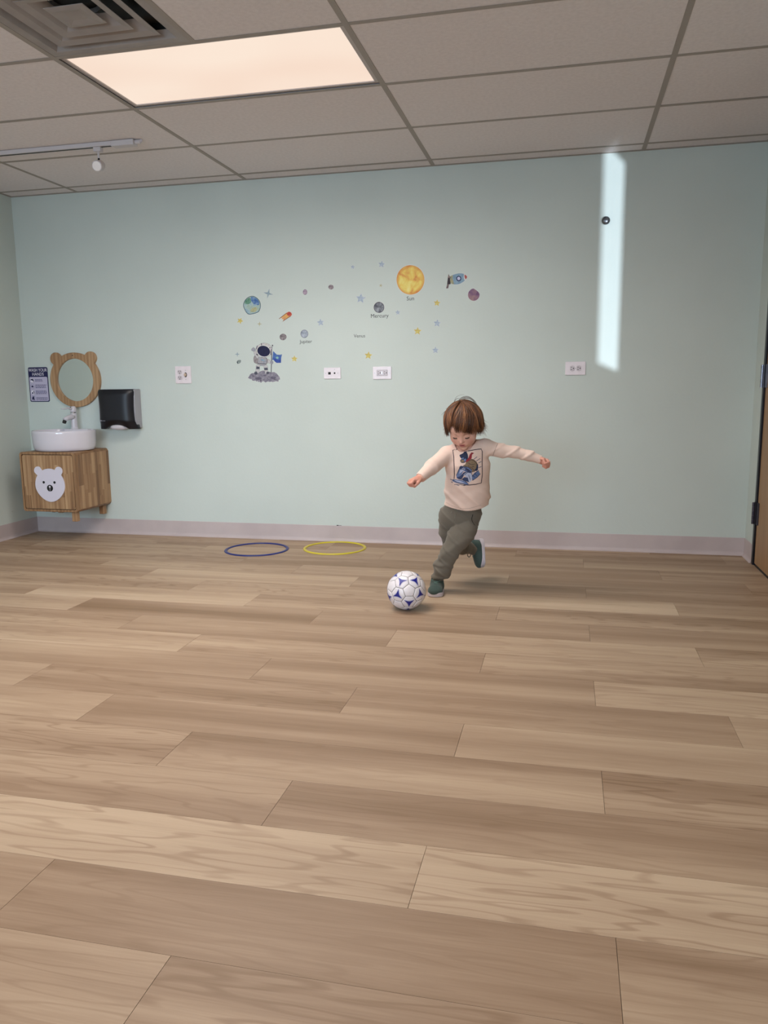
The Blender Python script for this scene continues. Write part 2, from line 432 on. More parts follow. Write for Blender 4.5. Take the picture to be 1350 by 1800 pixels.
# ================================================================== DOOR in the right wall
M_FRAME = mat('dark_bronze_metal', '17171C', '22222A', scale=12, rough=0.35, metal=0.4)
M_STEEL = mat('satin_steel', '9A9CA8', '7F818C', scale=20, rough=0.35, metal=0.9)
M_BRONZE = mat('dull_hinge_metal', '5B5560', '4B4650', scale=20, rough=0.4, metal=0.8)
def wood_mat(name, cols, stretch, scale=1.0, rough=0.5, rnd=True, fig=0.5):
    t = NT(name); setp(t.b, rough, spec=0.4)
    mp = t.coords(stretch, rnd=rnd)
    n1 = t.n('ShaderNodeTexNoise'); n1.inputs['Scale'].default_value = scale; n1.inputs['Detail'].default_value = 5; n1.inputs['Roughness'].default_value = 0.6; t.l(mp, 0, n1, 'Vector')
    w_ = t.n('ShaderNodeTexWave'); w_.inputs['Scale'].default_value = scale*0.6; w_.inputs['Distortion'].default_value = 5.0; w_.inputs['Detail'].default_value = 3; t.l(mp, 0, w_, 'Vector')
    mx = t.n('ShaderNodeMix', data_type='FLOAT'); mx.inputs[0].default_value = fig*0.5; t.l(n1, 0, mx, 2); t.l(w_, 1, mx, 3)
    oi = t.n('ShaderNodeObjectInfo'); ma = t.n('ShaderNodeMath', operation='MULTIPLY_ADD'); ma.inputs[1].default_value = 0.34 if rnd else 0.0; ma.inputs[2].default_value = -0.17 if rnd else 0.0
    t.l(oi, 'Random', ma, 0); ad = t.n('ShaderNodeMath', operation='ADD'); t.l(mx, 0, ad, 0); t.l(ma, 0, ad, 1)
    r = t.ramp([(0.15, cols[0]), (0.5, cols[1]), (0.85, cols[2])]); t.l(ad, 0, r, 0); t.l(r, 0, t.b, 'Base Color')
    t.bump(n1, 0, 0.0004, 0.5)
    return t.m
M_DOOR = wood_mat('door_veneer', ('8E6C4E', 'A4805C', 'B59170'), (12, 12, 0.8), 1.0, 0.45, rnd=False)
door = thing('door_1', (ROOM_X, DY1, 0), 'light wood veneer door with dark frame in the right wall', 'door'); 
del door['category'], door['label']
tag(door, kind='structure')
def dpart(name, bm, mt, lab=None, par=None):
    me = bpy.data.meshes.new(name); bm.to_mesh(me); bm.free(); me.transform(Matrix.Translation((-ROOM_X, -DY1, 0)))
    o = obj(name, me, mt, par or door)
    if lab: o['label'] = lab
    return o
bm = box(ROOM_X-0.008, ROOM_X+0.098, DY1-0.032, DY1-0.0005, 0.0, DZ-0.001, 0.002); add_box(bm, ROOM_X-0.008, ROOM_X+0.098, DY0+0.0005, DY0+0.032, 0.0, DZ-0.001, 0.002)
add_box(bm, ROOM_X-0.008, ROOM_X+0.098, DY0+0.032, DY1-0.032, DZ-0.035, DZ-0.001, 0.002)
dpart('door_frame', bm, M_FRAME, 'thin dark metal frame')
dpart('door_slab', box(ROOM_X+0.002, ROOM_X+0.046, DY0+0.035, DY1-0.036, 0.010, DZ-0.038, 0.002), M_DOOR)
for i, (z0, z1) in enumerate(((0.235, 0.36), (1.0, 1.125), (1.80, 1.92))):
    mt = M_BRONZE if i == 0 else M_STEEL
    h = dpart('hinge', box(ROOM_X-0.011, ROOM_X-0.0085, DY1-0.030, DY1-0.004, z0, z1, 0.0005, 1), mt)
    bm = bmesh.new()
    for k in range(5):
        a = z0 + (z1-z0)*k/5; b = a + (z1-z0)/5 - 0.0015
        add_tube(bm, [(ROOM_X-0.0165, DY1-0.018, a), (ROOM_X-0.0165, DY1-0.018, b)], 0.0075, 12)
    kn = dpart('hinge_knuckle', bm, mt, par=h)
    lf = dpart('hinge_leaf', box(ROOM_X-0.004, ROOM_X+0.0018, DY1-0.075, DY1-0.036, z0, z1, 0.0005, 1), mt, par=h)
bm = tube([(ROOM_X, DY0+0.1, 1.0), (ROOM_X-0.05, DY0+0.1, 1.0), (ROOM_X-0.055, DY0+0.22, 1.0)], 0.009, 12)
dpart('door_handle', bm, M_STEEL)
# ================================================================== CEILING FIXTURES
def emis(name, c, s):
    t = NT(name); t.b.inputs['Base Color'].default_value = (0.02, 0.02, 0.02, 1); setp(t.b, 0.6, spec=0.1)
    mp = t.coords((0.8, 1.4, 1)); nz = t.n('ShaderNodeTexNoise'); nz.inputs['Scale'].default_value = 1.6; nz.inputs['Detail'].default_value = 1; t.l(mp, 0, nz, 'Vector')
    r = t.ramp([(0.35, c[0]), (0.65, c[1])]); t.l(nz, 0, r, 0); t.l(r, 0, t.b, 'Emission Color')
    t.b.inputs['Emission Strength'].default_value = s
    return t.m
M_PANEL = emis('lit_diffuser', ('F8DECB', 'FCE7D5'), 0.98)
M_PANEL2 = emis('lit_diffuser_added', ('FFE3C8', 'FFE3C8'), 5.0)  # glow for the troffers added out of view
M_TROF = mat('white_enamel', 'B9B0AE', rough=0.4)
def troffer(x0, x1, y0, y1, mt, label):
    t = thing('ceiling_light', ((x0+x1)/2, (y0+y1)/2, ROOM_H), label, 'ceiling light')
    cx, cy = (x0+x1)/2, (y0+y1)/2; X, Y = (x1-x0)/2-0.0125, (y1-y0)/2-0.0125
    bm = bmesh.new(); f = 0.018
    for a in ((-X, -X+f, -Y, Y), (X-f, X, -Y, Y), (-X+f, X-f, -Y, -Y+f), (-X+f, X-f, Y-f, Y)):
        add_box(bm, a[0], a[1], a[2], a[3], 0.0055, 0.030)
    obj('light_frame', bm, M_TROF, t)
    obj('housing', box(-X, X, -Y, Y, 0.030, 0.055), M_TROF, t)
    obj('diffuser', box(-X+f, X-f, -Y+f, Y-f, 0.010, 0.016), mt, t)
    return t
vis_panel = troffer(*VIS, M_PANEL, 'long rectangular lit ceiling light panel glowing warm white, beside the square air vent')
# unseen spot lamps added just below the diffuser to throw the panel's light
HELPER_SPOT_POWER = 4.3
hspot = bpy.data.lights.new('panel_helper_spot', 'SPOT'); hspot.energy = HELPER_SPOT_POWER; hspot.color = (1.0, 0.95, 0.90)
hspot.spot_size = radians(176); hspot.spot_blend = 1.0; hspot.shadow_soft_size = 0.0
for i in range(8):
    for j in range(4):
        o = bpy.data.objects.new('panel_helper_spot', hspot); COL.objects.link(o)
        o.location = (VIS[0] + (i+0.5)*(VIS[1]-VIS[0])/8, VIS[2] + (j+0.5)*(VIS[3]-VIS[2])/4, ROOM_H-0.004)
for i, l in enumerate(LP):
    troffer(*l[:4], M_PANEL2, ('lit ceiling light panel added out of the picture, nearest in front of the camera', 'lit ceiling light panel added out of the picture, farthest back near the rear windows', 'lit ceiling light panel added out of the picture, on the right behind the camera')[i])

# square air diffuser: nested pyramidal louvres
M_VENT = mat('vent_enamel', '9D9591', '938B88', scale=9, rough=0.45)
vx0, vx1, vy0, vy1 = 1.7408+0.0125, 2.3504-0.0125, -2.5744+0.0125, -1.9648-0.0125
vent = thing('air_vent', ((vx0+vx1)/2, (vy0+vy1)/2, ROOM_H), 'square metal air vent with nested stepped louvres in the ceiling', 'air vent')
VS = (vx1-vx0)/2
def sq_ring(prof, r=0.0):
    """prof: [(half size, z)] nested square rings"""
    bm = bmesh.new(); rs = []
    for h, z in prof:
        rs.append([bm.verts.new((sx*h, sy*h, z)) for sx, sy in ((-1, -1), (1, -1), (1, 1), (-1, 1))])
    for a, b in zip(rs, rs[1:]):
        for k in range(4): bm.faces.new((a[k], a[(k+1) % 4], b[(k+1) % 4], b[k]))
    bmesh.ops.recalc_face_normals(bm, faces=bm.faces)
    return bm
obj('vent_frame', sq_ring([(VS, 0.0055), (VS, 0.001), (VS-0.03, 0.001), (VS-0.034, 0.003), (VS-0.05, 0.03), (VS-0.051, 0.03), (VS-0.036, 0.006), (VS-.03, .0055)]), M_VENT, vent)
for k, (h, z) in enumerate(((0.216, -0.004), (0.146, -0.006))):
    obj('louvre', sq_ring([(h-0.066, 0.038), (h-0.030, 0.013), (h, z+0.006), (h, z+0.0045), (h-0.032, z+0.010), (h-0.068, 0.036), (h-0.066, 0.038)]), M_VENT, vent)
bm = sq_ring([(0.001, 0.000), (0.030, 0.000), (0.055, -0.005), (0.077, -0.001), (0.077, 0.001), (0.055, 0.006), (0.001, 0.006)])
obj('centre_plate', bm, M_VENT, vent)
obj('plenum', sq_ring([(VS-0.045, 0.03), (VS-0.045, 0.058), (0.001, 0.058)]), M_BLACK, vent)
obj('damper', ring(0, 0, 0.04, [(0.085, 0), (0.09, 0.004), (0.09, 0.014), (0.085, 0.018)], 32), M_VENT, vent)

# track light
M_TRACK = mat('white_track_enamel', 'C9C2C4', rough=0.35)
ty = -0.935
tr = thing('track_light', (0.9, ty, ROOM_H), 'white ceiling track rail with one small lamp head, above the sink corner', 'track light')
bm = box(-0.62, 0.50, -0.018, 0.018, -0.022, 0.0, 0.0015, 1); obj('rail', bm, M_TRACK, tr)
obj('rail_slot', box(-0.62, 0.50, -0.0075, 0.0075, -0.0225, -0.0215), M_BLACK, tr)
obj('power_box', box(0.465, 0.60, -0.026, 0.026, -0.030, -0.0002, 0.005, 2), M_TRACK, tr)
obj('conduit_stub', tube([(0.60, 0.0, -0.012), (0.625, 0.0, -0.012), (0.635, 0.006, -0.004)], [0.011, 0.011, 0.008], 12), M_TRACK, tr)
lx = 0.375
ad = obj('adapter', box(lx-0.022, lx+0.022, -0.016, 0.016, -0.046, -0.0225, 0.003, 2), M_TRACK, tr)
obj('stem', tube([(lx, 0, -0.046), (lx, 0, -0.078)], 0.006, 10), M_TRACK, tr)
obj('swivel', ring(lx, 0, -0.088, [(0.0, 0.010), (0.005, 0.010), (0.006, 0.0), (0.004, -0.006), (0.0, -0.006)], 12, closed=False), M_BLACK, tr)
hd = ring(0, 0, 0, [(0.0, -0.034), (0.026, -0.034), (0.0285, -0.030), (0.0285, 0.010), (0.024, 0.026), (0.010, 0.034), (0.0, 0.035)], 28, closed=False)
me = bpy.data.meshes.new('lamp_head'); hd.to_mesh(me); hd.free()
tilt = Vector((0.12, -0.86, -0.28)).normalized().to_track_quat('-Z', 'Y').to_matrix().to_4x4()
me.transform(Matrix.Translation((lx, 0, -0.116)) @ tilt)
lh = obj('lamp_head', me, M_TRACK, tr, smooth=False)
me = bpy.data.meshes.new('lens'); hd = ring(0, 0, 0, [(0.0, -0.0358), (0.020, -0.0355), (0.0235, -0.0345), (0.0235, -0.033), (0.0, -0.033)], 28, closed=False); hd.to_mesh(me); hd.free()
me.transform(Matrix.Translation((lx, 0, -0.116)) @ tilt)
obj('lens', me, mat('frosted_lens', 'EDE6E4', rough=0.3), tr)

# ================================================================== WALL PLATES
M_PLATE = mat('wall_plate_plastic', 'E8DEE3', 'E2D8DD', scale=30, rough=0.3)
M_RECEP = mat('receptacle_plastic', 'CFC5CA', 'C8BEC3', scale=30, rough=0.35)
M_SLOT = mat('slot_black', '1D1A1C', rough=0.7)
M_SCREW = mat('screw_metal', 'B9B4B6', rough=0.3, metal=0.8)
M_HOLE = mat('dark_recess', '4A4446', rough=0.7)
def wall_thing(name, px, py, label, cat, y=0.0, group=None):
    p = at(px, py, y); p.y = 0.0
    return thing(name, p, label, cat, group)
def wplate(t, w, h):
    obj('cover_plate', plate(rounded_rect(-w/2, w/2, -h/2, h/2, 0.004), 0, -0.0065, bevel=0.002), M_PLATE, t)
def slots(parent, cx, cz, rot):
    """US duplex half: two blades and a ground pin"""
    c, s = cos(rot), sin(rot)
    def R(x, z): return (cx + x*c - z*s, cz + x*s + z*c)
    bm = bmesh.new()
    for (x, z, w_, h_) in ((-0.0066, 0.004, 0.0030, 0.0085), (0.0066, 0.004, 0.0030, 0.0075)):
        plate([R(x-w_/2, z-h_/2), R(x+w_/2, z-h_/2), R(x+w_/2, z+h_/2), R(x-w_/2, z+h_/2)], -0.0085, -0.0096, bm)
    p = [R(a, b) for a, b in circle(0, -0.0080, 0.0034, n=10)]
    plate(p, -0.0085, -0.0096, bm)
    obj('slots', bm, M_SLOT, parent)
def duplex(t, cx, cz, rot):
    c, s = cos(rot), sin(rot)
    for k in (-1, 1):
        ox, oz = -k*0.0195*s, k*0.0195*c
        pts = []
        for a in range(28):
            th = 2*pi*a/28; x, z = 0.0172*cos(th), max(-0.0135, min(0.0135, 0.0172*sin(th)))
            pts.append((cx+ox + x*c - z*s, cz+oz + x*s + z*c))
        r = obj('receptacle', plate(pts, -0.0060, -0.0092, bevel=0.0008), M_RECEP, t)
        slots(r, cx+ox, cz+oz, rot)
    obj('screw', plate(circle(cx, cz, 0.003, n=12), -0.006, -0.0078), M_SCREW, t)
t = wall_thing('electrical_outlet', 1011.5, 647.5, 'white horizontal duplex outlet at the foot of the bright light strip', 'outlet')
wplate(t, 0.120, 0.080); duplex(t, 0, 0, pi/2)
t = wall_thing('electrical_outlet', 672, 655.5, 'white outlet with one rectangular face, below the yellow star and right of the data plate', 'outlet')
wplate(t, 0.122, 0.080)
obj('receptacle_gap', plate(rounded_rect(-0.0352, 0.0352, -0.0180, 0.0180, 0.002), -0.006, -0.0072), M_HOLE, t)
r = obj('receptacle', plate(rounded_rect(-0.034, 0.034, -0.0168, 0.0168, 0.002), -0.006, -0.0092, bevel=0.0006), M_RECEP, t)
slots(r, -0.020, 0, pi/2); slots(r, 0.021, 0, pi/2)
obj('buttons', plate(rounded_rect(-0.004, 0.004, -0.008, 0.008, 0.001), -0.009, -0.0105, bevel=0.0004), M_SCREW, t)
for sx in (-0.048, 0.048): obj('screw', plate(circle(sx, 0, 0.003, n=12), -0.006, -0.0078), M_SCREW, t)
t = wall_thing('data_outlet', 584.5, 656, 'white data outlet plate with a square black port and a round jack', 'outlet')
wplate(t, 0.114, 0.072)
obj('port', plate(rounded_rect(-0.027, -0.010, -0.0085, 0.0075, 0.001), -0.006, -0.0075), M_BLACK, t)
obj('jack', ring(0.0165, -0.0065, 0, [(0.0, 0), (0.0055, 0), (0.0055, 0.003), (0.0025, 0.003), (0.0, 0.003)], 14, closed=False, axis='Y'), M_BLACK, t)
for sx, sz in ((-0.045, 0), (0.038, 0), (0.0165, 0.024)): obj('screw', plate(circle(sx, sz, 0.0025, n=10), -0.006, -0.0075), M_SCREW, t)
t = wall_thing('combination_outlet', 322.5, 659, 'white double wall plate with a duplex outlet and a small beige knob', 'outlet')
wplate(t, 0.117, 0.116); duplex(t, -0.0235, 0.0, 0)
obj('dial_recess', plate(circle(0.0195, 0.0, 0.0105, 0.0165, n=20), -0.006, -0.0072), M_HOLE, t)
obj('dial_knob', ring(0.018, -0.0072, 0.0, [(0.0, 0.0), (0.0082, 0.0), (0.0085, 0.004), (0.0065, 0.012), (0.0, 0.0125)], 18, closed=False, axis='Y', sy=1.35), mat('beige_knob', 'C8AE96', rough=0.4), t)
for sx, sz in ((0.0195, 0.030), (0.0195, -0.030)): obj('screw', plate(circle(sx, sz, 0.003, n=10), -0.006, -0.0075), M_SCREW, t)
# round metal knob high on the wall
t = wall_thing('round_wall_fitting', 1065, 388, 'small round grey metal fitting high on the wall inside the bright light strip', 'wall fitting', y=-0.01)
obj('mounting_base', ring(0, 0, 0, [(0.0, 0.0), (0.020, 0.0), (0.020, 0.004), (0.010, 0.006), (0.009, 0.010), (0.0, 0.010)], 28, closed=False, axis='Y'), M_STEEL, t)
k_ = obj('knob_cap', ring(0, 0, 0, [(0.0, 0.009), (0.016, 0.010), (0.0225, 0.014), (0.0235, 0.019), (0.020, 0.026), (0.012, 0.030), (0.0, 0.031)], 32, closed=False, axis='Y'), mat('grey_knob_metal', '55575C', '6B6D70', scale=40, rough=0.3, metal=0.7), t, smooth=True)
# small black scuff / hook just above the baseboard
t = wall_thing('wall_clip', 595, 923.5, 'tiny black clip on the wall just above the baseboard, above the yellow ring', 'clip')
obj('clip_body', box(-0.012, 0.000, -0.006, 0, -0.002, 0.003, 0.001, 1), M_BLACK, t); obj('clip_tail', box(0.0, 0.022, -0.003, 0, -0.0005, 0.001), M_BLACK, t)

# ================================================================== BEAR MIRROR
MW = wood_mat('rubberwood', ('75553A', 'A07C5A', 'C3A27C'), (20, 20, 1.6), 1.0, 0.45, fig=0.35)
MC = at(132.5, 668, -0.012); MC.y = 0
mir = thing('bear_mirror', MC, 'round mirror in a wooden bear head frame with two ears, above the sink', 'mirror')
def union_outline(circs, n=360):
    """outline (polar about the first centre) of a union of discs"""
    out = []
    for k in range(n):
        a = 2*pi*k/n; d = (cos(a), sin(a)); best = 0
        for cx, cz, rx, rz in circs:
            # ray from origin against ellipse
            A = (d[0]/rx)**2 + (d[1]/rz)**2; B = -2*(d[0]*cx/rx**2 + d[1]*cz/rz**2); C_ = (cx/rx)**2 + (cz/rz)**2 - 1
            D = B*B - 4*A*C_
            if D > 0: best = max(best, (-B + sqrt(D))/(2*A))
        out.append((d[0]*best, d[1]*best))
    return out
ears = [(-0.143, 0.150, 0.043, 0.043), (0.131, 0.150, 0.045, 0.045)]
outer = union_outline([(0, 0, 0.198, 0.190)] + ears)
N_ = len(outer)
inner = [(0.143*cos(2*pi*k/N_), 0.148*sin(2*pi*k/N_)) for k in range(N_)]
bm = bmesh.new()
def ringrow(pts, y, s=1.0): return [bm.verts.new((x*s, y, z*s)) for x, z in pts]
rows = [ringrow(outer, 0.0), ringrow(outer, -0.017), ringrow(outer, -0.020, 0.985), ringrow(inner, -0.020, 1.02), ringrow(inner, -0.017), ringrow(inner, 0.0)]
for a, b in zip(rows, rows[1:]+rows[:1]):
    for k in range(N_): bm.faces.new((a[k], a[(k+1) % N_], b[(k+1) % N_], b[k]))
bmesh.ops.recalc_face_normals(bm, faces=bm.faces)
obj('mirror_frame', bm, MW, mir)
obj('mirror_glass', plate(circle(0, 0, 0.1445, 0.1495, n=64), -0.002, -0.008), mat('mirror_silver', 'E2ECEC', rough=0.03, metal=1.0), mir)
obj('frame_screw', plate(circle(-0.004, 0.170, 0.004, n=10), -0.019, -0.0208), M_DARK, mir)

# ================================================================== SIGN
M_NAVY = mat('navy_print', '14154A', rough=0.4)
M_SIGN = mat('sign_lavender_white', 'BDB7D0', rough=0.35)
SGC = at(68.5, 676, 0); 
sg = thing('hand_washing_sign', (SGC.x, 0, SGC.z), 'navy and pale WASH YOUR HANDS sign with four round pictures beside the mirror', 'sign')
sw, sh = 0.158, 0.244
obj('sign_board', plate(rounded_rect(-sw/2, sw/2, -sh/2, sh/2, 0.012), 0, -0.0020), M_NAVY, sg)
hz = sh/2 - 0.068
pp = [(x, z) for x, z in rounded_rect(-sw/2+0.006, sw/2-0.006, -sh/2+0.006, hz, 0.009)]
obj('sign_panel', plate(pp, -0.0018, -0.0024), M_SIGN, sg)
M_LET = mat('white_print', 'E6E2EE', rough=0.4)
text_mesh('WASH YOUR', 0.0315, (0, -0.0024, sh/2-0.0215), 'lettering', M_LET, sg, 0.0003, sx=0.80)
text_mesh('HANDS', 0.0315, (0, -0.0024, sh/2-0.050), 'lettering', M_LET, sg, 0.0003, sx=0.9)
for i in range(4):
    cz = hz - 0.024 - i*0.0425
    cx = -0.052
    pic = obj('picture', plate(circle(cx, cz, 0.0175, n=28), -0.0024, -0.0027), mat('picture_grey', '8F8CA8', rough=0.5) if i == 0 else bpy.data.materials['picture_grey'], sg)
    obj('picture_field', plate(circle(cx, cz, 0.0160, n=28), -0.0026, -0.0029), M_SIGN if i % 2 else M_LET, pic)
    blobs = [[(-.013, .006), (.002, .012), (.012, .002), (.013, -.008), (.004, -.002), (-.004, .002), (-.013, -.001)],
             [(-.007, -.006), (.006, -.007), (.009, .002), (.003, .004), (-.001, .009), (-.005, .003), (-.010, .001)],
             [(-.008, -.011), (.002, -.010), (.004, -.002), (-.003, .003), (-.008, -.001)],
             [(-.010, .004), (-.003, .014), (.008, .013), (.007, .002), (.011, -.010), (.004, -.013), (-.001, -.006), (-.006, -.012), (-.010, -.006)]][i]
    obj('picture_drawing', plate([(cx+a, cz+b) for a, b in blobs], -0.0028, -0.0032), M_NAVY, pic)
    if i in (0, 2):
        obj('picture_drawing', plate([(cx+.004, cz+.012), (cx+.012, cz+.006), (cx+.014, cz-.006), (cx+.009, cz-.010), (cx+.010, cz-.001), (cx+.003, cz+.006)], -0.0028, -0.0032), M_NAVY, pic)
    # small print: too small to read in the photograph, broken word-length bars
    bm = bmesh.new(); r_ = random.Random(i)
    lines = 2 if i in (0, 3) else 3
    for q in range(lines):
        z = cz + (lines-1)*0.0046 - q*0.0092; x = -0.028
        end = (0.036, 0.062, 0.066, 0.066)[i] - r_.uniform(0, 0.008)
        while x < end:
            wl = r_.uniform(0.008, 0.018); wl = min(wl, end-x)
            add_box(bm, x, x+wl, -0.0027, -0.0024, z-0.0022, z+0.0022); x += wl + 0.0028
    obj('small_print', bm, mat('small_print_ink', '4B4872', rough=0.5) if i == 0 else bpy.data.materials['small_print_ink'], sg)
bm = bmesh.new(); add_box(bm, -0.026, -0.014, -0.0027, -0.0024, -sh/2+0.0125, -sh/2+0.0145); add_box(bm, 0.0, 0.062, -0.0027, -0.0024, -sh/2+0.0125, -sh/2+0.0145)
obj('small_print', bm, bpy.data.materials['small_print_ink'], sg)

# ================================================================== TOWEL DISPENSER
M_SMOKE = mat('smoky_black_plastic', '0A0A12', '0D0D1A', scale=6, rough=0.42)
M_GREYP = mat('grey_plastic', 'A7A6AE', 'A2A1A9', scale=6, rough=0.4)
dx, dz = 0.763, 0.888
dp = thing('towel_dispenser', (dx, 0, dz), 'black fronted paper towel dispenser with grey sides right of the mirror', 'towel dispenser')
hw = 0.139
side = [(0.0, -0.128), (0.0, 0.140), (-0.016, 0.141), (-0.075, 0.138), (-0.085, 0.130), (-0.085, -0.075), (-0.070, -0.120), (-0.050, -0.128)]   # (y, z)
bm = bmesh.new()
a = [bm.verts.new((-hw, y, z)) for y, z in side]; b = [bm.verts.new((hw, y, z)) for y, z in side]
for i in range(len(side)): bm.faces.new((a[i], a[(i+1) % len(side)], b[(i+1) % len(side)], b[i]))
bm.faces.new(a[::-1]); bm.faces.new(b); bmesh.ops.recalc_face_normals(bm, faces=bm.faces)
bmesh.ops.bevel(bm, geom=list(bm.edges), offset=0.004, segments=2, affect='EDGES')
obj('housing', bm, M_GREYP, dp)
# smoked cover: S-curved sides, domed front, arched cut at the bottom centre
bm = bmesh.new(); NU, NV = 48, 30; g = {}
for j in range(NV+1):
    v = j/NV; z = 0.140 - v*0.272
    wv = hw*(0.985 - 0.045*sin(pi*min(1, max(0, (v-0.08)/0.82)))) + (0.012*max(0, v-0.86)/0.14) - 0.010*max(0, 0.05-v)/0.05
    for i in range(NU+1):
        u = -1 + 2*i/NU
        y = -0.088 - 0.040*(1-abs(u)**5)*(1 - 0.35*max(0, (0.12-v)/0.12)) + 0.030*max(0, (v-0.80)/0.2)
        zz = z
        if v > 0.72 and abs(u) < 0.62:
            arch = 0.030*(1-(u/0.62)**2)
            zz = z + arch*((v-0.72)/0.28)
        g[i, j] = bm.verts.new((u*wv, y, zz))
for j in range(NV):
    for i in range(NU): bm.faces.new((g[i, j], g[i+1, j], g[i+1, j+1], g[i, j+1]))
r = bmesh.ops.extrude_face_region(bm, geom=list(bm.faces))
for v in r['geom']:
    if isinstance(v, bmesh.types.BMVert): v.co.y = min(v.co.y + 0.045, -0.040)
bmesh.ops.recalc_face_normals(bm, faces=bm.faces)
obj('smoked_cover', bm, M_SMOKE, dp, smooth=True)
bm = ring(0, 0, 0, [(0.0, -0.010), (0.02, -0.010), (0.055, -0.004), (0.062, 0.010), (0.058, 0.022), (0.0, 0.030)], 32, closed=False)
me = bpy.data.meshes.new('towel_tongue'); bm.to_mesh(me); bm.free(); me.transform(Matrix.Translation((0.0, -0.068, -0.128)) @ Matrix.Diagonal((1.02, 0.6, 1.0, 1)))
obj('towel_tongue', me, mat('white_paper', 'CFC8CE', rough=0.8), dp, smooth=True)
bm = bmesh.new(); plate(circle(-0.106, -0.073, 0.0045, 0.0055, n=12), -0.112, -0.1262, bm)
for k, (x, w_) in enumerate(((-0.097, .004), (-.091, .004), (-.085, .005), (-.078, .004), (-.072, .004))): add_box(bm, x, x+w_, -0.1287, -0.120, -0.0755, -0.0715)
obj('maker_mark', bm, mat('grey_mark', '8A8A96', rough=0.5), dp)

# ================================================================== VANITY CABINET
cx0, cx1, cyf, cz0, cz1 = 0.196, 0.622, -0.395, 0.213, 0.621
van = thing('vanity_cabinet', ((cx0+cx1)/2, 0, cz0), 'wall hung wooden vanity cabinet with a white bear face on its door', 'cabinet')
def vp(name, bm, mt, par=None, lab=None):
    me = bpy.data.meshes.new(name); bm.to_mesh(me); bm.free(); me.transform(Matrix.Translation((-(cx0+cx1)/2, 0, -cz0)))
    o = obj(name, me, mt, par or van)
    if lab: o['label'] = lab
    return o
# carcase: rounded rectangular sleeve
outer_ = rounded_rect(cx0+0.012, cx1-0.012, cz0, cz1, 0.022, 8)
outer_ = rounded_rect(cx0+0.0025, cx1-0.0025, cz0+0.0025, cz1-0.0025, 0.020, 8)
T = 0.018
inn_ = rounded_rect(cx0+T, cx1-T, cz0+T, cz1-T, 0.012, 8)
bm = bmesh.new(); n = len(outer_)
rws = [[bm.verts.new((x, y, z)) for x, z in pts] for pts, y in ((outer_, -0.001), (outer_, cyf+0.002), (rounded_rect(cx0+0.0045, cx1-0.0045, cz0+0.0045, cz1-0.0045, 0.018, 8), cyf), (inn_, cyf), (inn_, -0.02))]
for a, b in zip(rws, rws[1:]):
    for k in range(n): bm.faces.new((a[k], a[(k+1) % n], b[(k+1) % n], b[k]))
bm.faces.new(rws[-1]); bm.faces.new(rws[0][::-1]); bmesh.ops.recalc_face_normals(bm, faces=bm.faces)
vp('carcase', bm, MW)
vp('door_gap', plate(inn_, cyf+0.030, cyf+0.012), M_DARK)
# finger-jointed staves on the right side, and on the door
def staves(x_lo, x_hi, z_lo, z_hi, mapf, widths, name, par, th=0.0016, seedv=1):
    r_ = random.Random(seedv); x = x_lo; k = 0
    while x < x_hi-1e-4:
        w_ = min(widths*r_.uniform(0.8, 1.2), x_hi-x)
        if x_hi-x-w_ < widths*0.4: w_ = x_hi-x
        z = z_lo; cuts = sorted([z_lo + (z_hi-z_lo)*v for v in ([r_.uniform(0.15, 0.85)] if r_.random() < 0.75 else [r_.uniform(0.15, 0.4), r_.uniform(0.55, 0.9)])])
        for z1 in cuts + [z_hi]:
            mapf(x+0.0001, x+w_-0.0001, z+0.0001, z1-0.0001, k); z = z1; k += 1
        x += w_
def side_stave(a, b, z, z1, k):
    vp('stave', box(cx1-0.003, cx1, a, b, z, z1), MW, par=None)
staves(cyf+0.022, -0.001, cz0+0.020, cz1-0.020, side_stave, 0.034, 'stave', van, seedv=4)
dc = inn_
dx0, dx1, dz0, dz1 = cx0+T+0.004, cx1-T-0.004, cz0+T+0.004, cz1-T-0.004
dr = vp('cabinet_door', plate(rounded_rect(dx0, dx1, dz0, dz1, 0.012, 8), cyf+0.018, cyf+0.003), MW)
def door_stave(a, b, z, z1, k):
    vp('stave', box(a, b, cyf+0.0012, cyf+0.004, z, z1), MW, par=dr)
staves(dx0+0.012, dx1-0.012, dz0+0.001, dz1-0.001, door_stave, 0.036, 'stave', dr, seedv=9)
staves(dx0+0.0005, dx0+0.0118, dz0+0.013, dz1-0.013, door_stave, 0.036, 'stave', dr, seedv=3)
staves(dx1-0.0118, dx1-0.0005, dz0+0.013, dz1-0.013, door_stave, 0.036, 'stave', dr, seedv=5)
# bear face
M_BEAR = mat('white_lacquer', 'D9D4E2', rough=0.35)
fc = at(88.5, 853, cyf)
fo = union_outline([(0, 0, 0.112, 0.112), (-0.084, 0.097, 0.029, 0.029), (0.073, 0.097, 0.029, 0.029)], 220)
fo = [(x*(1.0 if z > 0 else 1.0-0.25*(z/0.112)**2*0.6), z) for x, z in fo]
bf = vp('bear_face', plate([(fc.x+x, fc.z+z) for x, z in fo], cyf+0.002, cyf-0.004, bevel=0.001), M_BEAR, dr, 'white bear face')
EYE = [(-0.0455, 0.020), (0.0365, 0.020)]
for ex, ez in EYE: vp('bear_eye', plate(circle(fc.x+ex, fc.z+ez, 0.0085, n=20), cyf-0.0035, cyf-0.0055), M_BLACK, dr)
vp('bear_nose', plate(circle(fc.x-0.001, fc.z-0.019, 0.0225, n=28), cyf-0.0035, cyf-0.0055), M_BLACK, dr)
bm = plate(circle(fc.x-0.001, fc.z-0.010, 0.0070, n=18), cyf-0.005, cyf-0.0065); add_box(bm, fc.x-0.002, fc.x, cyf-0.0063, cyf-0.005, fc.z-0.040, fc.z-0.014)
vp('keyhole_mark', bm, M_BEAR, dr)
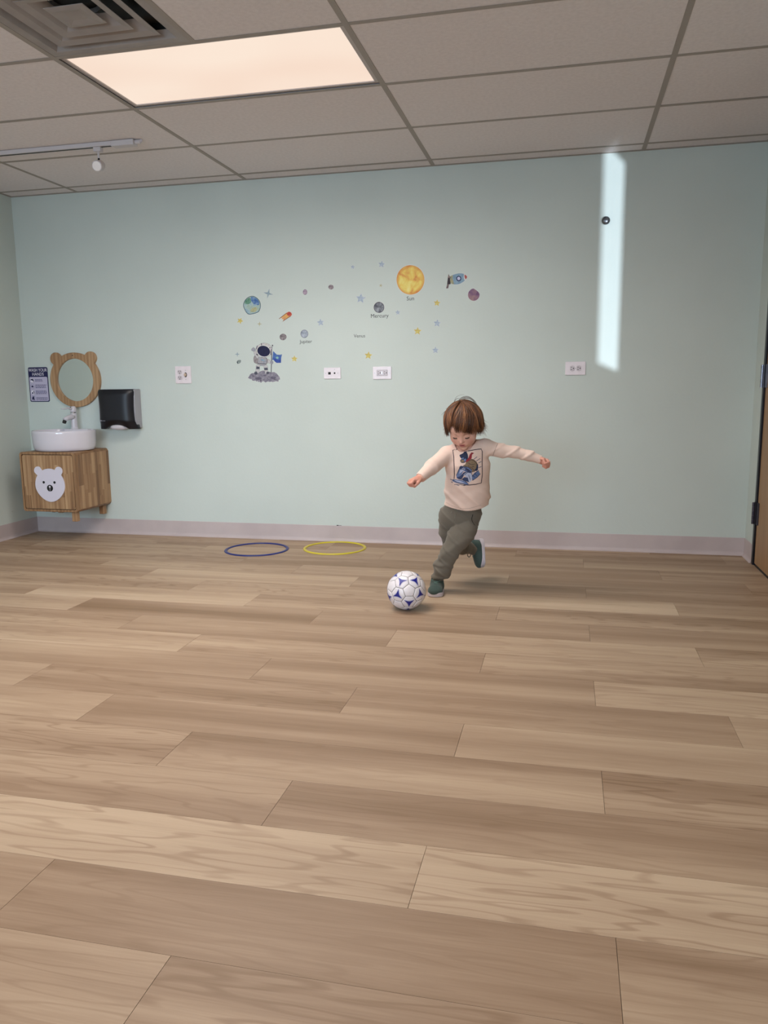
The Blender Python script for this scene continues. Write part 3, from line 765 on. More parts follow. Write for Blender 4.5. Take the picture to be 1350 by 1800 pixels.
for lx_, ly_ in ((cx1-0.045, cyf+0.030), (cx1-0.045, -0.045), (cx0+0.045, -0.045)):
    vp('leg', box(lx_-0.018, lx_+0.018, ly_-0.018, ly_+0.018, cz0-0.062, cz0, 0.003), MW)
vp('hinge_plate', box(cx0+0.215, cx0+0.235, cyf+0.01, cyf+0.04, cz0-0.002, cz0+0.001), M_HOLE)

# ================================================================== BASIN
M_CER = mat('white_ceramic', 'D9D5DF', rough=0.12, coat=0.3)
bx, by, bz = 0.418, -0.200, cz1
bs = thing('wash_basin', (bx, by, bz), 'round white ceramic wash basin standing on the wooden cabinet', 'basin')
prof = [(0.0, 0.0), (0.193, 0.0), (0.198, 0.003), (0.205, 0.02), (0.2095, 0.06), (0.2125, 0.115), (0.213, 0.130), (0.2105, 0.1345), (0.205, 0.1345), (0.202, 0.130), (0.196, 0.09), (0.165, 0.040), (0.09, 0.026), (0.0, 0.024)]
o_ = obj('bowl', ring(0, 0, 0, prof, 72, closed=False, sy=0.92), M_CER, bs, smooth=True)
obj('tap_deck', box(-0.075, 0.115, 0.105, 0.175, 0.10, 0.1342, 0.010, 3), M_CER, bs)
obj('drain', ring(0, -0.02, 0.026, [(0.0, 0.004), (0.018, 0.004), (0.022, 0.0), (0.0, -0.002)], 20, closed=False), M_STEEL, bs)
# faucet
M_FAU = mat('white_enamel_tap', 'D2CDD4', rough=0.15, coat=0.5)
M_CHR = mat('chrome', 'D8D8DC', rough=0.08, metal=1.0)
fp = at(131.5, 752, -0.06)
fx, fy, fz = fp.x, -0.062, bz+0.1345
fa = thing('faucet', (fx, fy, fz), 'white enamel faucet with a lever handle standing behind the basin', 'faucet')
obj('column', ring(0, 0, 0, [(0.0, 0.0), (0.026, 0.0), (0.0255, 0.004), (0.0215, 0.010), (0.0205, 0.070), (0.0215, 0.110), (0.0, 0.110)], 28, closed=False), M_FAU, fa, smooth=False)
obj('chrome_collar', ring(0, 0, 0.110, [(0.0, 0.0), (0.0205, 0.0), (0.021, 0.004), (0.0205, 0.008), (0.0, 0.008)], 28, closed=False), M_CHR, fa)
obj('spout', tube([(0, -0.005, 0.084), (-0.006, -0.030, 0.084), (-0.013, -0.060, 0.076), (-0.019, -0.082, 0.066)], [0.020, 0.018, 0.0165, 0.0155], 18), M_FAU, fa, smooth=True)
obj('aerator', tube([(-0.0185, -0.079, 0.061), (-0.0205, -0.087, 0.045)], [0.0135, 0.0125], 18), M_BLACK, fa)
obj('handle_cap', ring(0, 0, 0.118, [(0.0, 0.0), (0.0205, 0.0), (0.022, 0.010), (0.021, 0.026), (0.015, 0.038), (0.0, 0.042)], 26, closed=False), M_FAU, fa, smooth=True)
obj('lever', tube([(0, -0.004, 0.138), (-0.014, -0.036, 0.146), (-0.025, -0.070, 0.143), (-0.031, -0.090, 0.143)], [0.016, 0.012, 0.009, 0.006], 16, flat=0.55), M_FAU, fa, smooth=True)
obj('temperature_mark', tube([(-0.008, -0.0190, 0.150), (-0.0085, -0.0215, 0.1505)], 0.0045, 12), M_BLACK, fa)
# ================================================================== WALL STICKERS
def crop(ox, oy, s):
    def f(pts):
        out = []
        for x, y in pts:
            p = at(ox + x/s, oy + y/s, 0.0); out.append((p.x, p.z))
        return out
    return f
def smooth_poly(pts, it=2):
    for _ in range(it):
        q = []
        for i in range(len(pts)):
            a, b = pts[i], pts[(i+1) % len(pts)]
            q.append((a[0]*.75+b[0]*.25, a[1]*.75+b[1]*.25)); q.append((a[0]*.25+b[0]*.75, a[1]*.25+b[1]*.75))
        pts = q
    return pts
def centre(pts):
    xs = [p[0] for p in pts]; zs = [p[1] for p in pts]
    return ((min(xs)+max(xs))/2, (min(zs)+max(zs))/2)
def grow(pts, d):
    """offset an outline outward by d"""
    n = len(pts); ar = sum(pts[i][0]*pts[(i+1) % n][1]-pts[(i+1) % n][0]*pts[i][1] for i in range(n)); sg_ = 1 if ar > 0 else -1
    out = []
    for i in range(n):
        a, b, c = pts[i-1], pts[i], pts[(i+1) % n]
        e1 = Vector((b[0]-a[0], b[1]-a[1])); e2 = Vector((c[0]-b[0], c[1]-b[1]))
        if e1.length < 1e-9 or e2.length < 1e-9: out.append(b); continue
        n1 = Vector((e1.y, -e1.x)).normalized()*sg_; n2 = Vector((e2.y, -e2.x)).normalized()*sg_
        m_ = n1+n2
        m_ = m_.normalized() if m_.length > 1e-6 else n1
        k = d/max(0.45, m_.dot(n1)); out.append((b[0]+m_.x*k, b[1]+m_.y*k))
    return out
def sub(pts, c): return [(x-c[0], z-c[1]) for x, z in pts]
M_STKW = mat('sticker_border', 'D5D6D4', rough=0.45)
def sticker(name, pts, mt, label, group=None, border=0.0022, depth=0.0006):
    c = centre(pts); t = thing(name, (c[0], 0, c[1]), label, 'sticker', group)
    p = sub(pts, c)
    if border: obj('border', plate(grow(p, border), 0, -0.0003), M_STKW, t)
    obj('print', plate(p, -0.0002, -depth), mt, t)
    return t, c
def flat(name, pts, mt, t, c, y=0.0008, lab=None):
    o = obj(name, plate(sub(pts, c), -y+0.0003, -y), mt, t)
    if lab: o['label'] = lab
    return o
def wc(name, cols, scale, detail=4, rough=0.5, edge=None, er=None, dist=0.0):
    """watercolour print"""
    t = NT(name); setp(t.b, rough, spec=0.3)
    mp = t.coords(); nz = t.n('ShaderNodeTexNoise'); nz.inputs['Scale'].default_value = scale; nz.inputs['Detail'].default_value = detail; nz.inputs['Distortion'].default_value = dist
    t.l(mp, 0, nz, 'Vector')
    k = len(cols); r = t.ramp([(0.30+0.40*i/(k-1), c) for i, c in enumerate(cols)]); t.l(nz, 0, r, 0)
    if edge:
        vl = t.n('ShaderNodeVectorMath', operation='LENGTH'); tc = t.n('ShaderNodeTexCoord'); t.l(tc, 'Object', vl, 0)
        mr = t.n('ShaderNodeMapRange'); mr.inputs[1].default_value = er*0.72; mr.inputs[2].default_value = er; t.l(vl, 'Value', mr, 0)
        mx = t.n('ShaderNodeMix', data_type='RGBA'); t.l(mr, 0, mx, 0); t.l(r, 0, mx, 6); mx.inputs[7].default_value = (*lin(edge), 1); t.l(mx, 2, t.b, 'Base Color')
    else: t.l(r, 0, t.b, 'Base Color')
    return t.m
def star_pts(cx, cy, r, n=5, rot=0, k=0.47, j=0.0, sy=1.0):
    out = []
    for i in range(2*n):
        a = -pi/2 + rot + pi*i/n; rr = r*(1 if i % 2 == 0 else k)*(1 + (j*sin(i*2.7)))
        out.append((cx + rr*cos(a), cy + rr*sin(a)*sy))
    return out
A_ = crop(400, 440, 5.625); B_ = crop(600, 440, 5.1923); S_ = crop(430, 590, 16.875); R_ = crop(770, 470, 16.875); E_ = crop(410, 500, 12.273)
SILV = wc('silver_blue_print', ['8FA0B0', 'A5B3C4', 'BCC6D2'], 90)
SILV2 = wc('slate_blue_print', ['7F93A3', '8DA0AC', 'A3B3B8'], 60)
GOLD = wc('yellow_print', ['B9A562', 'C9B765', 'DCCF7C'], 70)
GOLD2 = wc('pale_gold_print', ['A8A78B', 'B9B795'], 70)
G1, G2 = 'blue grey star stickers on the wall', 'yellow star stickers on the wall'
for x, y, r, rot, lab in ((104, 153, 21, .15, 'tiny blue grey star sticker topmost left, level with the upper edge of the sun'),
        (368, 128, 33, .12, 'blue grey star sticker at the very top, left of the sun'),
        (177, 440, 47, .1, 'largest blue grey star sticker, left of the dark moon labelled Mercury'),
        (515, 568, 25, -.1, 'small blue grey star sticker right of the dark moon labelled Mercury'),
        (875, 666, 37, .1, 'blue grey star sticker below the yellow star and left of nothing, right of centre'),
        (859, 912, 33, 0, 'lowest blue grey star sticker at the right, above the bare wall')):
    if 'left of nothing' in lab: lab = 'blue grey star sticker directly below the small yellow star at the right'
    sticker('star_sticker', B_(star_pts(x, y, r, rot=rot)), SILV, lab, G1, 0.0012)
sticker('star_sticker', A_(star_pts(920, 714, 38, rot=-.1)), SILV, 'blue grey star sticker up and to the right of the word Jupiter', G1, 0.0012)
for x, y, r, rot, lab in ((873, 481, 33, .1, 'small yellow star sticker below the rocket'),
        (696, 738, 38, 0.05, 'yellow star sticker below and right of the word Sun'),
        (247, 960, 38, 0.1, 'yellow star sticker below the word Venus, above the right outlet'),
        (360, 321, 20, .1, 'tiniest yellow star sticker, just left of the sun')):
    sticker('star_sticker', B_(star_pts(x, y, r, rot=rot, k=0.47 if r > 25 else 0.32)), GOLD if r > 25 else GOLD2, lab, G2, 0.0012)
for x, y, r, rot, lab in ((124, 697, 33, .45, 'yellow star sticker below the earth sticker'),
        (661, 1073, 34, 0, 'yellow star sticker right of the blue flag')):
    sticker('star_sticker', A_(star_pts(x, y, r, rot=rot)), GOLD, lab, G2, 0.0012)
for x, y, r, rot, mt, lab in ((403, 428, 50, .22, SILV2, 'large four pointed slate blue star sticker right of the earth'),
        (316, 728, 27, .05, GOLD2, 'small four pointed pale gold star sticker below the earth'),
        (97, 1028, 27, 0, SILV2, 'small four pointed grey star sticker left of the astronaut')):
    sticker('star_sticker', A_(star_pts(x, y, r, n=4, rot=rot, k=0.28)), mt, lab, None, 0.0008)
def disc(name, f, x, y, rx, ry, cols, scale, edge, label, wob=0.0, dist=0.0, border=0.0022):
    pts = [(x + rx*cos(2*pi*k/40)*(1+wob*sin(3*2*pi*k/40+x)), y + ry*sin(2*pi*k/40)*(1+wob*cos(2*2*pi*k/40+y))) for k in range(40)]
    P = f(pts); c = centre(P); rad = max(p[0] for p in P)-c[0]
    return sticker(name, P, wc(name+'_print', cols, scale, edge=edge, er=rad*1.08, dist=dist), label, None, border)
disc('sun_sticker', B_, 631, 270, 127, 135, ['C4703A', 'DDA04C', 'E6C660', 'EAD674', 'ECDE8E'], 16, 'CF7A35', 'large round orange and yellow sun sticker above the word Sun', 0.006, 0.6, 0.003)
disc('planet_sticker', B_, 344, 521, 48, 50, ['2A2A33', '6F727B', 'A9ADB3'], 42, '17171F', 'dark cratered grey moon sticker above the word Mercury')
disc('planet_sticker', A_, 760, 826, 38, 41, ['6C7583', 'A2AAB8', 'B9BFCB'], 40, '434A58', 'silver grey moon sticker above the word Jupiter', border=.001)
disc('planet_sticker', A_, 549, 857, 34, 32, ['4A4348', '82797C', 'A19A9B'], 70, '494046', 'brownish grey rock planet sticker left of the silver moon', .02, border=.001)
disc('planet_sticker', A_, 1023, 364, 26, 24, ['4C4248', '877A7F', 'A59B9E'], 80, '4A4046', 'small dark rocky planet sticker at the top, left of the stars', .02, border=.001)
disc('planet_sticker', A_, 767, 413, 22, 27, ['6E5A6E', 'A793A4', 'BBA6B4'], 60, '77657A', 'small pale mauve planet sticker above the comet', border=.001)
# mauve planet with a peaked top, right of the rocket
sticker('planet_sticker', R_(smooth_poly([(1045, 620), (1110, 660), (1200, 730), (1240, 800), (1215, 900), (1150, 970), (1050, 1000), (960, 965), (900, 900), (885, 810), (905, 730), (960, 660)])), wc('mauve_planet_print', ['4A2D52', '7C5A78', '93707C', 'A88880'], 22, dist=.5), 'mauve and brown planet sticker below the nose of the rocket')
# small crescent-like planet beside the astronaut
t, c = sticker('planet_sticker', A_(smooth_poly([(90, 1105), (100, 1085), (133, 1082), (135, 1100), (122, 1120), (100, 1122)])), wc('grey_green_print', ['56625F', '9CA8A5'], 70), 'small half grey planet sticker left of the moon rock', None, 0.0008)
flat('shadow_print', A_([(90, 1105), (100, 1095), (108, 1122), (98, 1122)]), wc('slate_dark_print', ['39454A', '4A555A'], 90), t, c)
# earth with crumpled outline
ep = smooth_poly([(400, 242), (480, 262), (560, 330), (594, 410), (592, 510), (560, 585), (520, 612), (430, 640), (330, 655), (280, 610), (240, 540), (207, 450), (235, 360), (300, 280)], 2)
P = E_(ep)
t, c = sticker('earth_sticker', P, wc('earth_rim_print', ['2C4D57', '44636C'], 30), 'crumpled blue and green earth sticker at the left of the planets')
inn = E_([(400 + (x-400)*0.93, 450 + (y-450)*0.93) for x, y in ep])
flat('ocean_print', inn, wc('earth_print', ['5F8AAE', '93AEBB', 'A9BDBB', '9DB3A6', 'B7BFA4'], 34, dist=.8), t, c, 0.0008)
flat('ocean_print', E_(smooth_poly([(385, 262), (470, 278), (545, 345), (570, 420), (545, 455), (500, 440), (440, 430), (400, 370), (375, 320)])), wc('deep_blue_print', ['2F5592', '5478AC', '8AA3BC'], 55), t, c, 0.0010)
flat('land_print', E_(smooth_poly([(330, 290), (380, 300), (390, 380), (350, 420), (270, 430), (240, 400), (270, 330)])), wc('green_land_print', ['3F6F58', '5E8B73', '7FA394'], 60), t, c, 0.0011)
flat('land_print', E_(smooth_poly([(420, 500), (500, 480), (520, 540), (480, 600), (400, 600), (360, 570)])), wc('sand_land_print', ['8E9A7C', 'B9B487', '93A698'], 60), t, c, 0.0011)
# comet
P = E_([(980, 742), (1150, 610), (1200, 585), (1245, 600), (1268, 650), (1240, 690), (1060, 806), (1090, 755), (1040, 745), (1060, 715)])
t, c = sticker('comet_sticker', P, wc('comet_tail_print', ['C98A4E', 'D9A85F', 'C98468'], 40), 'orange comet sticker with a red head and a yellow tail', None, 0.0008)
flat('comet_head', E_(smooth_poly([(1150, 630), (1175, 600), (1210, 586), (1250, 605), (1268, 650), (1240, 680), (1200, 685), (1165, 660)])), wc('comet_red_print', ['97302F', 'B64438', 'C8604A'], 50), t, c)
flat('tail_edge', E_([(980, 742), (1150, 610), (1158, 622), (1000, 742)]), wc('dark_rust', ['8A5434', '7A4A30'], 40), t, c, .0009)
flat('tail_edge', E_([(1060, 806), (1240, 690), (1232, 678), (1085, 775)]), wc('dark_rust', ['8A5434', '7A4A30'], 40), t, c, .0009)
# rocket
body = smooth_poly([(350, 270), (440, 220), (560, 185), (680, 170), (790, 200), (865, 275), (800, 390), (700, 465), (590, 505), (480, 510), (400, 480), (360, 400)], 2)
t, c = sticker('rocket_sticker', R_(body), wc('rocket_blue_print', ['6E8CA6', '7E9BB2', '90AABC'], 40), 'blue rocket sticker with a red nose and a round porthole')
flat('tail_print', R_([(345, 272), (440, 232), (430, 330), (480, 500), (400, 490), (345, 420)]), wc('rocket_tail_print', ['9A8F66', 'A9A27E', '7F8A78'], 60), t, c, .0009)
flat('fin', R_([(312, 195), (345, 262), (375, 285), (345, 430), (375, 500), (330, 505), (300, 625), (240, 622), (275, 480), (292, 290)]), wc('rocket_fin_print', ['3A2A33', '6F5A5C', '8E7C74'], 45), t, c, .0010)
flat('fin_shadow', R_([(300, 300), (350, 320), (375, 495), (270, 500), (280, 400)]), wc('near_black_print', ['1D1119', '35222C'], 45), t, c, .0012)
flat('nose_band', R_([(765, 195), (800, 205), (870, 260), (860, 320), (815, 385), (780, 370), (760, 280)]), M_STKW, t, c, .0009)
flat('nose_cone', R_([(785, 212), (840, 245), (865, 280), (850, 320), (818, 358), (785, 290)]), wc('nose_red_print', ['9B4440', 'AF524A'], 40), t, c, .0011)
flat('porthole_ring', R_([(615+76*cos(k*pi/14), 332+82*sin(k*pi/14)) for k in range(28)]), wc('navy_ring_print', ['1F2C55', '2A3865'], 40), t, c, .0011)
flat('porthole', R_([(615+46*cos(k*pi/12), 330+50*sin(k*pi/12)) for k in range(24)]), mat('porthole_print', 'C6C3DC', 'BDBAD4', rough=.4), t, c, .0013)
# astronaut on the moon rock
M_OUT = mat('outline_print', '4A4650', rough=.5)
SUIT = wc('suit_print', ['A9A6AE', 'C3C0C2', 'B4AFA8'], 60)
rock = [(95, 1250), (130, 1215), (160, 1150), (215, 1115), (290, 1110), (400, 1110), (440, 1075), (500, 1045), (560, 1030), (600, 1060), (700, 1065), (790, 1085), (880, 1080), (950, 1120), (1000, 1180), (1040, 1230), (1055, 1300), (1010, 1310), (1005, 1365), (930, 1350), (880, 1365), (830, 1380), (800, 1360), (750, 1375), (690, 1360), (620, 1390), (560, 1350), (510, 1370), (490, 1405), (460, 1370), (420, 1375), (380, 1350), (340, 1360), (330, 1330), (270, 1340), (220, 1325), (210, 1290), (160, 1290)]
P = S_(rock)
t, c = sticker('astronaut_sticker', P, wc('moon_rock_print', ['6A6675', '837F8C', '97929C'], 55), 'astronaut sticker waving beside a blue flag on a grey moon rock', None, 0.0012)
def ell(cx, cy, rx, ry, n=28, rot=0):
    return [(cx + rx*cos(2*pi*k/n)*cos(rot) - ry*sin(2*pi*k/n)*sin(rot), cy + rx*cos(2*pi*k/n)*sin(rot) + ry*sin(2*pi*k/n)*cos(rot)) for k in range(n)]
CR = wc('crater_print', ['544F60', '6B6676'], 80)
for e in ((410, 1270, 95, 40), (850, 1250, 80, 38), (600, 1180, 45, 18), (260, 1200, 40, 16)): flat('crater', S_(ell(*e)), CR, t, c, .0008)
for e in ((700, 1210, 12, 12), (680, 1260, 14, 10), (715, 1300, 12, 10), (560, 1310, 14, 10), (480, 1330, 16, 22), (900, 1300, 30, 12)): flat('crater', S_(ell(*e)), M_OUT, t, c, .0010)
def outl(name, pts, mt, y, sm=1, lw=0.0009):
    P = S_(smooth_poly(pts, sm) if sm else pts)
    flat('outline', grow(P, lw), M_OUT, t, c, y-.0001); flat(name, P, mt, t, c, y)
outl('backpack', [(285, 600), (340, 590), (420, 640), (640, 640), (690, 720), (670, 850), (560, 860), (380, 845), (280, 800), (265, 700)], wc('pack_print', ['6D6468', '8C8487', 'A39C9B'], 70), .0009)
for f_ in ([(345, 860), (470, 870), (440, 940), (440, 1040), (430, 1085), (335, 1080), (330, 1000)], [(560, 860), (670, 870), (690, 960), (690, 1080), (600, 1085), (575, 960)]): outl('suit_leg', f_, SUIT, .0010, 1)
DK = wc('charcoal_print', ['3D3F4C', '565866'], 70)
flat('knee_pad', S_([(350, 910), (440, 925), (452, 990), (345, 995)]), DK, t, c, .0012); flat('knee_pad', S_([(580, 955), (680, 950), (690, 1020), (590, 1025)]), DK, t, c, .0012)
flat('boot', S_(ell(340, 1110, 52, 48)), DK, t, c, .0013); flat('boot', S_(ell(670, 1105, 62, 32)), DK, t, c, .0013); flat('boot_band', S_(ell(630, 1100, 20, 28)), SUIT, t, c, .0014); flat('boot_band', S_(ell(395, 1090, 18, 28)), SUIT, t, c, .0014)
outl('suit_body', [(400, 600), (440, 640), (640, 650), (660, 760), (640, 840), (570, 900), (460, 890), (390, 820), (400, 700)], wc('suit_body_print', ['7D8794', 'A4A4AC', '9C9189'], 75), .0012)
flat('chest_panel', S_([(500, 690), (600, 700), (595, 760), (495, 750)]), wc('chest_print', ['7590AA', '93A6B6'], 80), t, c, .0014)
flat('belt_shadow', S_([(390, 815), (640, 830), (635, 850), (390, 835)]), M_OUT, t, c, .0014)
outl('suit_arm', [(270, 470), (350, 440), (410, 560), (420, 640), (375, 690), (320, 600), (280, 540)], SUIT, .0013)
outl('glove', [(205, 400), (240, 370), (265, 345), (300, 380), (335, 410), (300, 470), (250, 460), (205, 440)], wc('glove_print', ['8F909B', 'A5A5AF'], 70), .0014)
outl('suit_arm', [(680, 690), (770, 730), (775, 830), (690, 810)], SUIT, .0012)
flat('arm_stripes', S_([(340, 545), (370, 530), (405, 580), (380, 600)]), M_OUT, t, c, .0015)
flat('pole', S_([(798, 330), (822, 330), (800, 1085), (778, 1085)]), M_OUT, t, c, .0011)
flat('pole_top', S_(ell(828, 295, 20, 25)), M_OUT, t, c, .0012)
flat('flag', S_([(850, 455), (900, 510), (960, 565), (1040, 570), (1112, 555), (1085, 660), (1080, 805), (950, 808), (900, 770), (860, 720), (820, 725), (835, 590)]), wc('flag_blue_print', ['35569B', '4C6BA9', '5A78B4'], 55), t, c, .0012)
flat('flag_shade', S_([(860, 690), (940, 690), (1000, 720), (1082, 715), (1080, 805), (950, 808), (895, 765)]), wc('flag_navy_print', ['2B4190', '3750A0'], 55), t, c, .0014)
flat('flag_emblem', S_(ell(970, 655, 38, 34)), wc('flag_emblem_print', ['7FAFB4', '8FC0A8'], 80), t, c, .0014)
outl('glove', [(765, 760), (830, 745), (855, 790), (830, 845), (775, 835)], wc('glove_print', ['8F909B', 'A5A5AF'], 70), .0015)
outl('helmet', ell(585, 430, 232, 212), wc('helmet_print', ['B5ADB6', 'C9C4C4', 'BDB9AE'], 60), .0016, 0)
flat('ear_piece', S_(ell(790, 480, 28, 95, rot=.15)), wc('ear_print', ['77707A', '8D8892'], 70), t, c, .0018); flat('ear_piece', S_(ell(365, 350, 20, 65, rot=.35)), wc('ear_print', ['77707A', '8D8892'], 70), t, c, .0018)
flat('helmet_seam', S_([(490, 225), (512, 222), (518, 295), (500, 298)]), M_OUT, t, c, .0018); flat('helmet_seam', S_([(755, 340), (772, 355), (735, 385), (725, 372)]), M_OUT, t, c, .0018)
flat('visor_rim', S_(ell(570, 462, 208, 178, rot=.3)), M_STKW, t, c, .0018)
flat('visor', S_(ell(568, 460, 192, 158, 36, rot=.3)), wc('visor_print', ['130F33', '1B1742'], 90, rough=.35), t, c, .0020)
# names of the planets
M_INK = mat('black_lettering', '3F4245', rough=.6)
for txt, f, x, y, size, lab in (('Sun', B_, 631, 441, 0.0345, 'small black word Sun below the orange sun sticker'), ('Mercury', B_, 349, 599, 0.0345, 'small black word Mercury below the dark moon sticker'),
        ('Venus', B_, 166, 782, 0.0310, 'small black word Venus alone on the wall without a planet'), ('Jupiter', A_, 775, 903, 0.0310, 'small black word Jupiter below the silver moon sticker')):
    p = f([(x, y)])[0]
    t = thing('word_sticker', (p[0], 0, p[1]), lab, 'sticker')
    text_mesh(txt, size, (0, -0.0004, 0), 'lettering', M_INK, t, 0.0003)

# ================================================================== RINGS ON THE FLOOR
def hoop(cx, cy, R, mt, label, z=0.0, tilt=0.0):
    t = thing('agility_ring', (cx, cy, z), label, 'ring', None)
    b = 0.0095
    prof = [(R-b*1.0, 0.0), (R-b*1.05, 0.002), (R-b*.8, 0.0055), (R-b*.3, 0.0075), (R+b*.3, 0.0075), (R+b*.8, 0.0055), (R+b*1.05, 0.002), (R+b, 0.0)]
    o = obj('ring_body', ring(0, 0, 0, prof, 96), mt, t, smooth=True)
    t.rotation_euler = (tilt, 0, 0)
    return t
hoop(1.868, -0.356, 0.196, mat('navy_blue_plastic', '17236A', '1B2873', rough=.35), 'navy blue flat plastic ring lying on the floor')
hoop(2.352, -0.226, 0.194, mat('yellow_plastic', 'D3C234', 'C9B82F', rough=.35), 'yellow flat plastic ring lying on the floor near the wall')

# ================================================================== FOOTBALL
PHI = (1+sqrt(5))/2
ico = []
for a in (-1, 1):
    for b in (-PHI, PHI): ico += [Vector((0, a, b)), Vector((a, b, 0)), Vector((b, 0, a))]
ico = [v.normalized() for v in ico]
nb = lambda i: [j for j in range(12) if j != i and (ico[i]-ico[j]).length < 1.2]
BR = 0.0905
for _ in range(6):
    bc = atz(714.5, 1037.5, BR); D_ = (bc-CAM).length; BR = 34.2/FPX*D_*((ray(714.5, 1037.5).length)**-1)*1.0
bc = atz(714.5, 1037.5, BR)
ball = thing('football', (bc.x, bc.y, 0.0), 'white football with blue three pointed marks on the floor by the foot of the child', 'ball')
ball['label'] = 'white football with blue three pointed marks at the feet of the child'
# orientation: one pentagon faces the camera, a little to the right, one corner up
tocam = (CAM-bc).normalized()
rx_ = Vector((0, 0, 1)).cross(tocam).normalized(); uy_ = tocam.cross(rx_)
fdir = (tocam + rx_*0.15 - uy_*0.03).normalized()
# frame from an icosahedron vertex and one of its neighbours
i0 = 0; e0 = ico[nb(0)[0]]
z_l = ico[0]; x_l = (e0 - z_l*e0.dot(z_l)).normalized(); y_l = z_l.cross(x_l)
u_p = (uy_ - fdir*uy_.dot(fdir)).normalized()
# corners of the pentagon point to the neighbours
rotA = radians(2.0); xw = (u_p*cos(rotA) + fdir.cross(u_p)*sin(rotA)); yw = fdir.cross(xw)
RB = Matrix((xw, yw, fdir)).transposed() @ Matrix((x_l, y_l, z_l))
M_PU = mat('white_ball_leather', 'EEE9EE', 'E8E2E8', scale=60, rough=0.35, bump=0.0002, bscale=800, coat=.15)
M_SEAM = mat('seam_grey', '7C7674', rough=.8)
M_BLUE = mat('royal_blue_print', '1B1E86', '23308F', scale=60, rough=.3)
M_LBL = mat('pale_blue_outline', '8F93C9', rough=.35)
tv = {}
for i in range(12):
    for j in nb(i): tv[i, j] = (ico[i]*2 + ico[j])/3
def patch(poly3, shrink, n=5):
    """curved, slightly pillowed leather panel: rings from the centre to the edge"""
    c = sum(poly3, Vector())/len(poly3); bm = bmesh.new(); K = len(poly3)*4
    edge = []
    for k in range(len(poly3)):
        a, b = poly3[k], poly3[(k+1) % len(poly3)]
        for q in range(4): edge.append(a.lerp(b, q/4))
    rings_ = []
    levels = [0.0, 0.35, 0.65, 0.86, 0.95, 1.0]
    hts = [0.0012, 0.0012, 0.0010, 0.0006, -0.0002, -0.0022]
    cv = bm.verts.new((RB @ c.normalized())*(BR+hts[0]-0.0012))
    for lv, h in zip(levels[1:], hts[1:]):
        rr = []
        for e in edge:
            p = c.lerp(e, lv*(1-shrink if lv > .9 else 1-shrink)); rr.append(bm.verts.new((RB @ p.normalized())*(BR + h - 0.0012)))
        rings_.append(rr)
    for k in range(K): bm.faces.new((cv, rings_[0][k], rings_[0][(k+1) % K]))
    for a, b in zip(rings_, rings_[1:]):
        for k in range(K): bm.faces.new((a[k], b[k], b[(k+1) % K], a[(k+1) % K]))
    bmesh.ops.recalc_face_normals(bm, faces=bm.faces)
    return bm
def on_ball(pts3, h, n_in=6):
    c = sum(pts3, Vector())/len(pts3); bm = bmesh.new(); rs = []
    cv = bm.verts.new((RB @ c.normalized())*(BR+h))
    for q in range(1, n_in+1):
        rs.append([bm.verts.new((RB @ c.lerp(p, q/n_in).normalized())*(BR+h)) for p in pts3])
    K = len(pts3)
    for k in range(K): bm.faces.new((cv, rs[0][k], rs[0][(k+1) % K]))
    for a, b in zip(rs, rs[1:]):
        for k in range(K): bm.faces.new((a[k], b[k], b[(k+1) % K], a[(k+1) % K]))
    bmesh.ops.recalc_face_normals(bm, faces=bm.faces)
    return bm
up0 = Vector((0, 0, BR))
bm = bmesh.new(); bmesh.ops.create_uvsphere(bm, u_segments=48, v_segments=24, radius=BR-0.0022)
obj('seam_core', bm, M_SEAM, ball, up0, smooth=True)
for i in range(12):
    z = ico[i]; ns = nb(i); a0 = (ico[ns[0]] - z*ico[ns[0]].dot(z)).normalized(); b0 = z.cross(a0)
    ns.sort(key=lambda j: math.atan2((ico[j]).dot(b0), (ico[j]).dot(a0)))
    obj('leather_panel', patch([tv[i, j] for j in ns], 0.018), M_PU, ball, up0, smooth=True)
for i in range(12):
    for j in nb(i):
        for k in nb(i):
            if i < j < k and k in nb(j):
                hexa = [tv[i, j], tv[j, i], tv[j, k], tv[k, j], tv[k, i], tv[i, k]]
                hp = obj('leather_panel', patch(hexa, 0.015), M_PU, ball, up0, smooth=True)
                c = sum(hexa, Vector())/6
                # tips point to the middles of the edges shared with other hexagons
                tips = [(tv[i, j]+tv[j, i])/2, (tv[j, k]+tv[k, j])/2, (tv[k, i]+tv[i, k])/2]
                def tri(sc, pull):
                    out = []
                    for q in range(3):
                        A, B = c.lerp(tips[q], sc), c.lerp(tips[(q+1) % 3], sc)
                        for s in range(8):
                            u = s/8; P_ = A.lerp(B, u); mid = 4*u*(1-u)
                            out.append(P_.lerp(c, pull*mid))
                    return out
                obj('mark_outline', on_ball(tri(0.92, 0.25), 0.00035), M_LBL, hp)
                obj('mark_ground', on_ball(tri(0.87, 0.29), 0.00060), M_PU, hp)
                obj('blue_mark', on_ball(tri(0.80, 0.36), 0.00085), M_BLUE, hp)
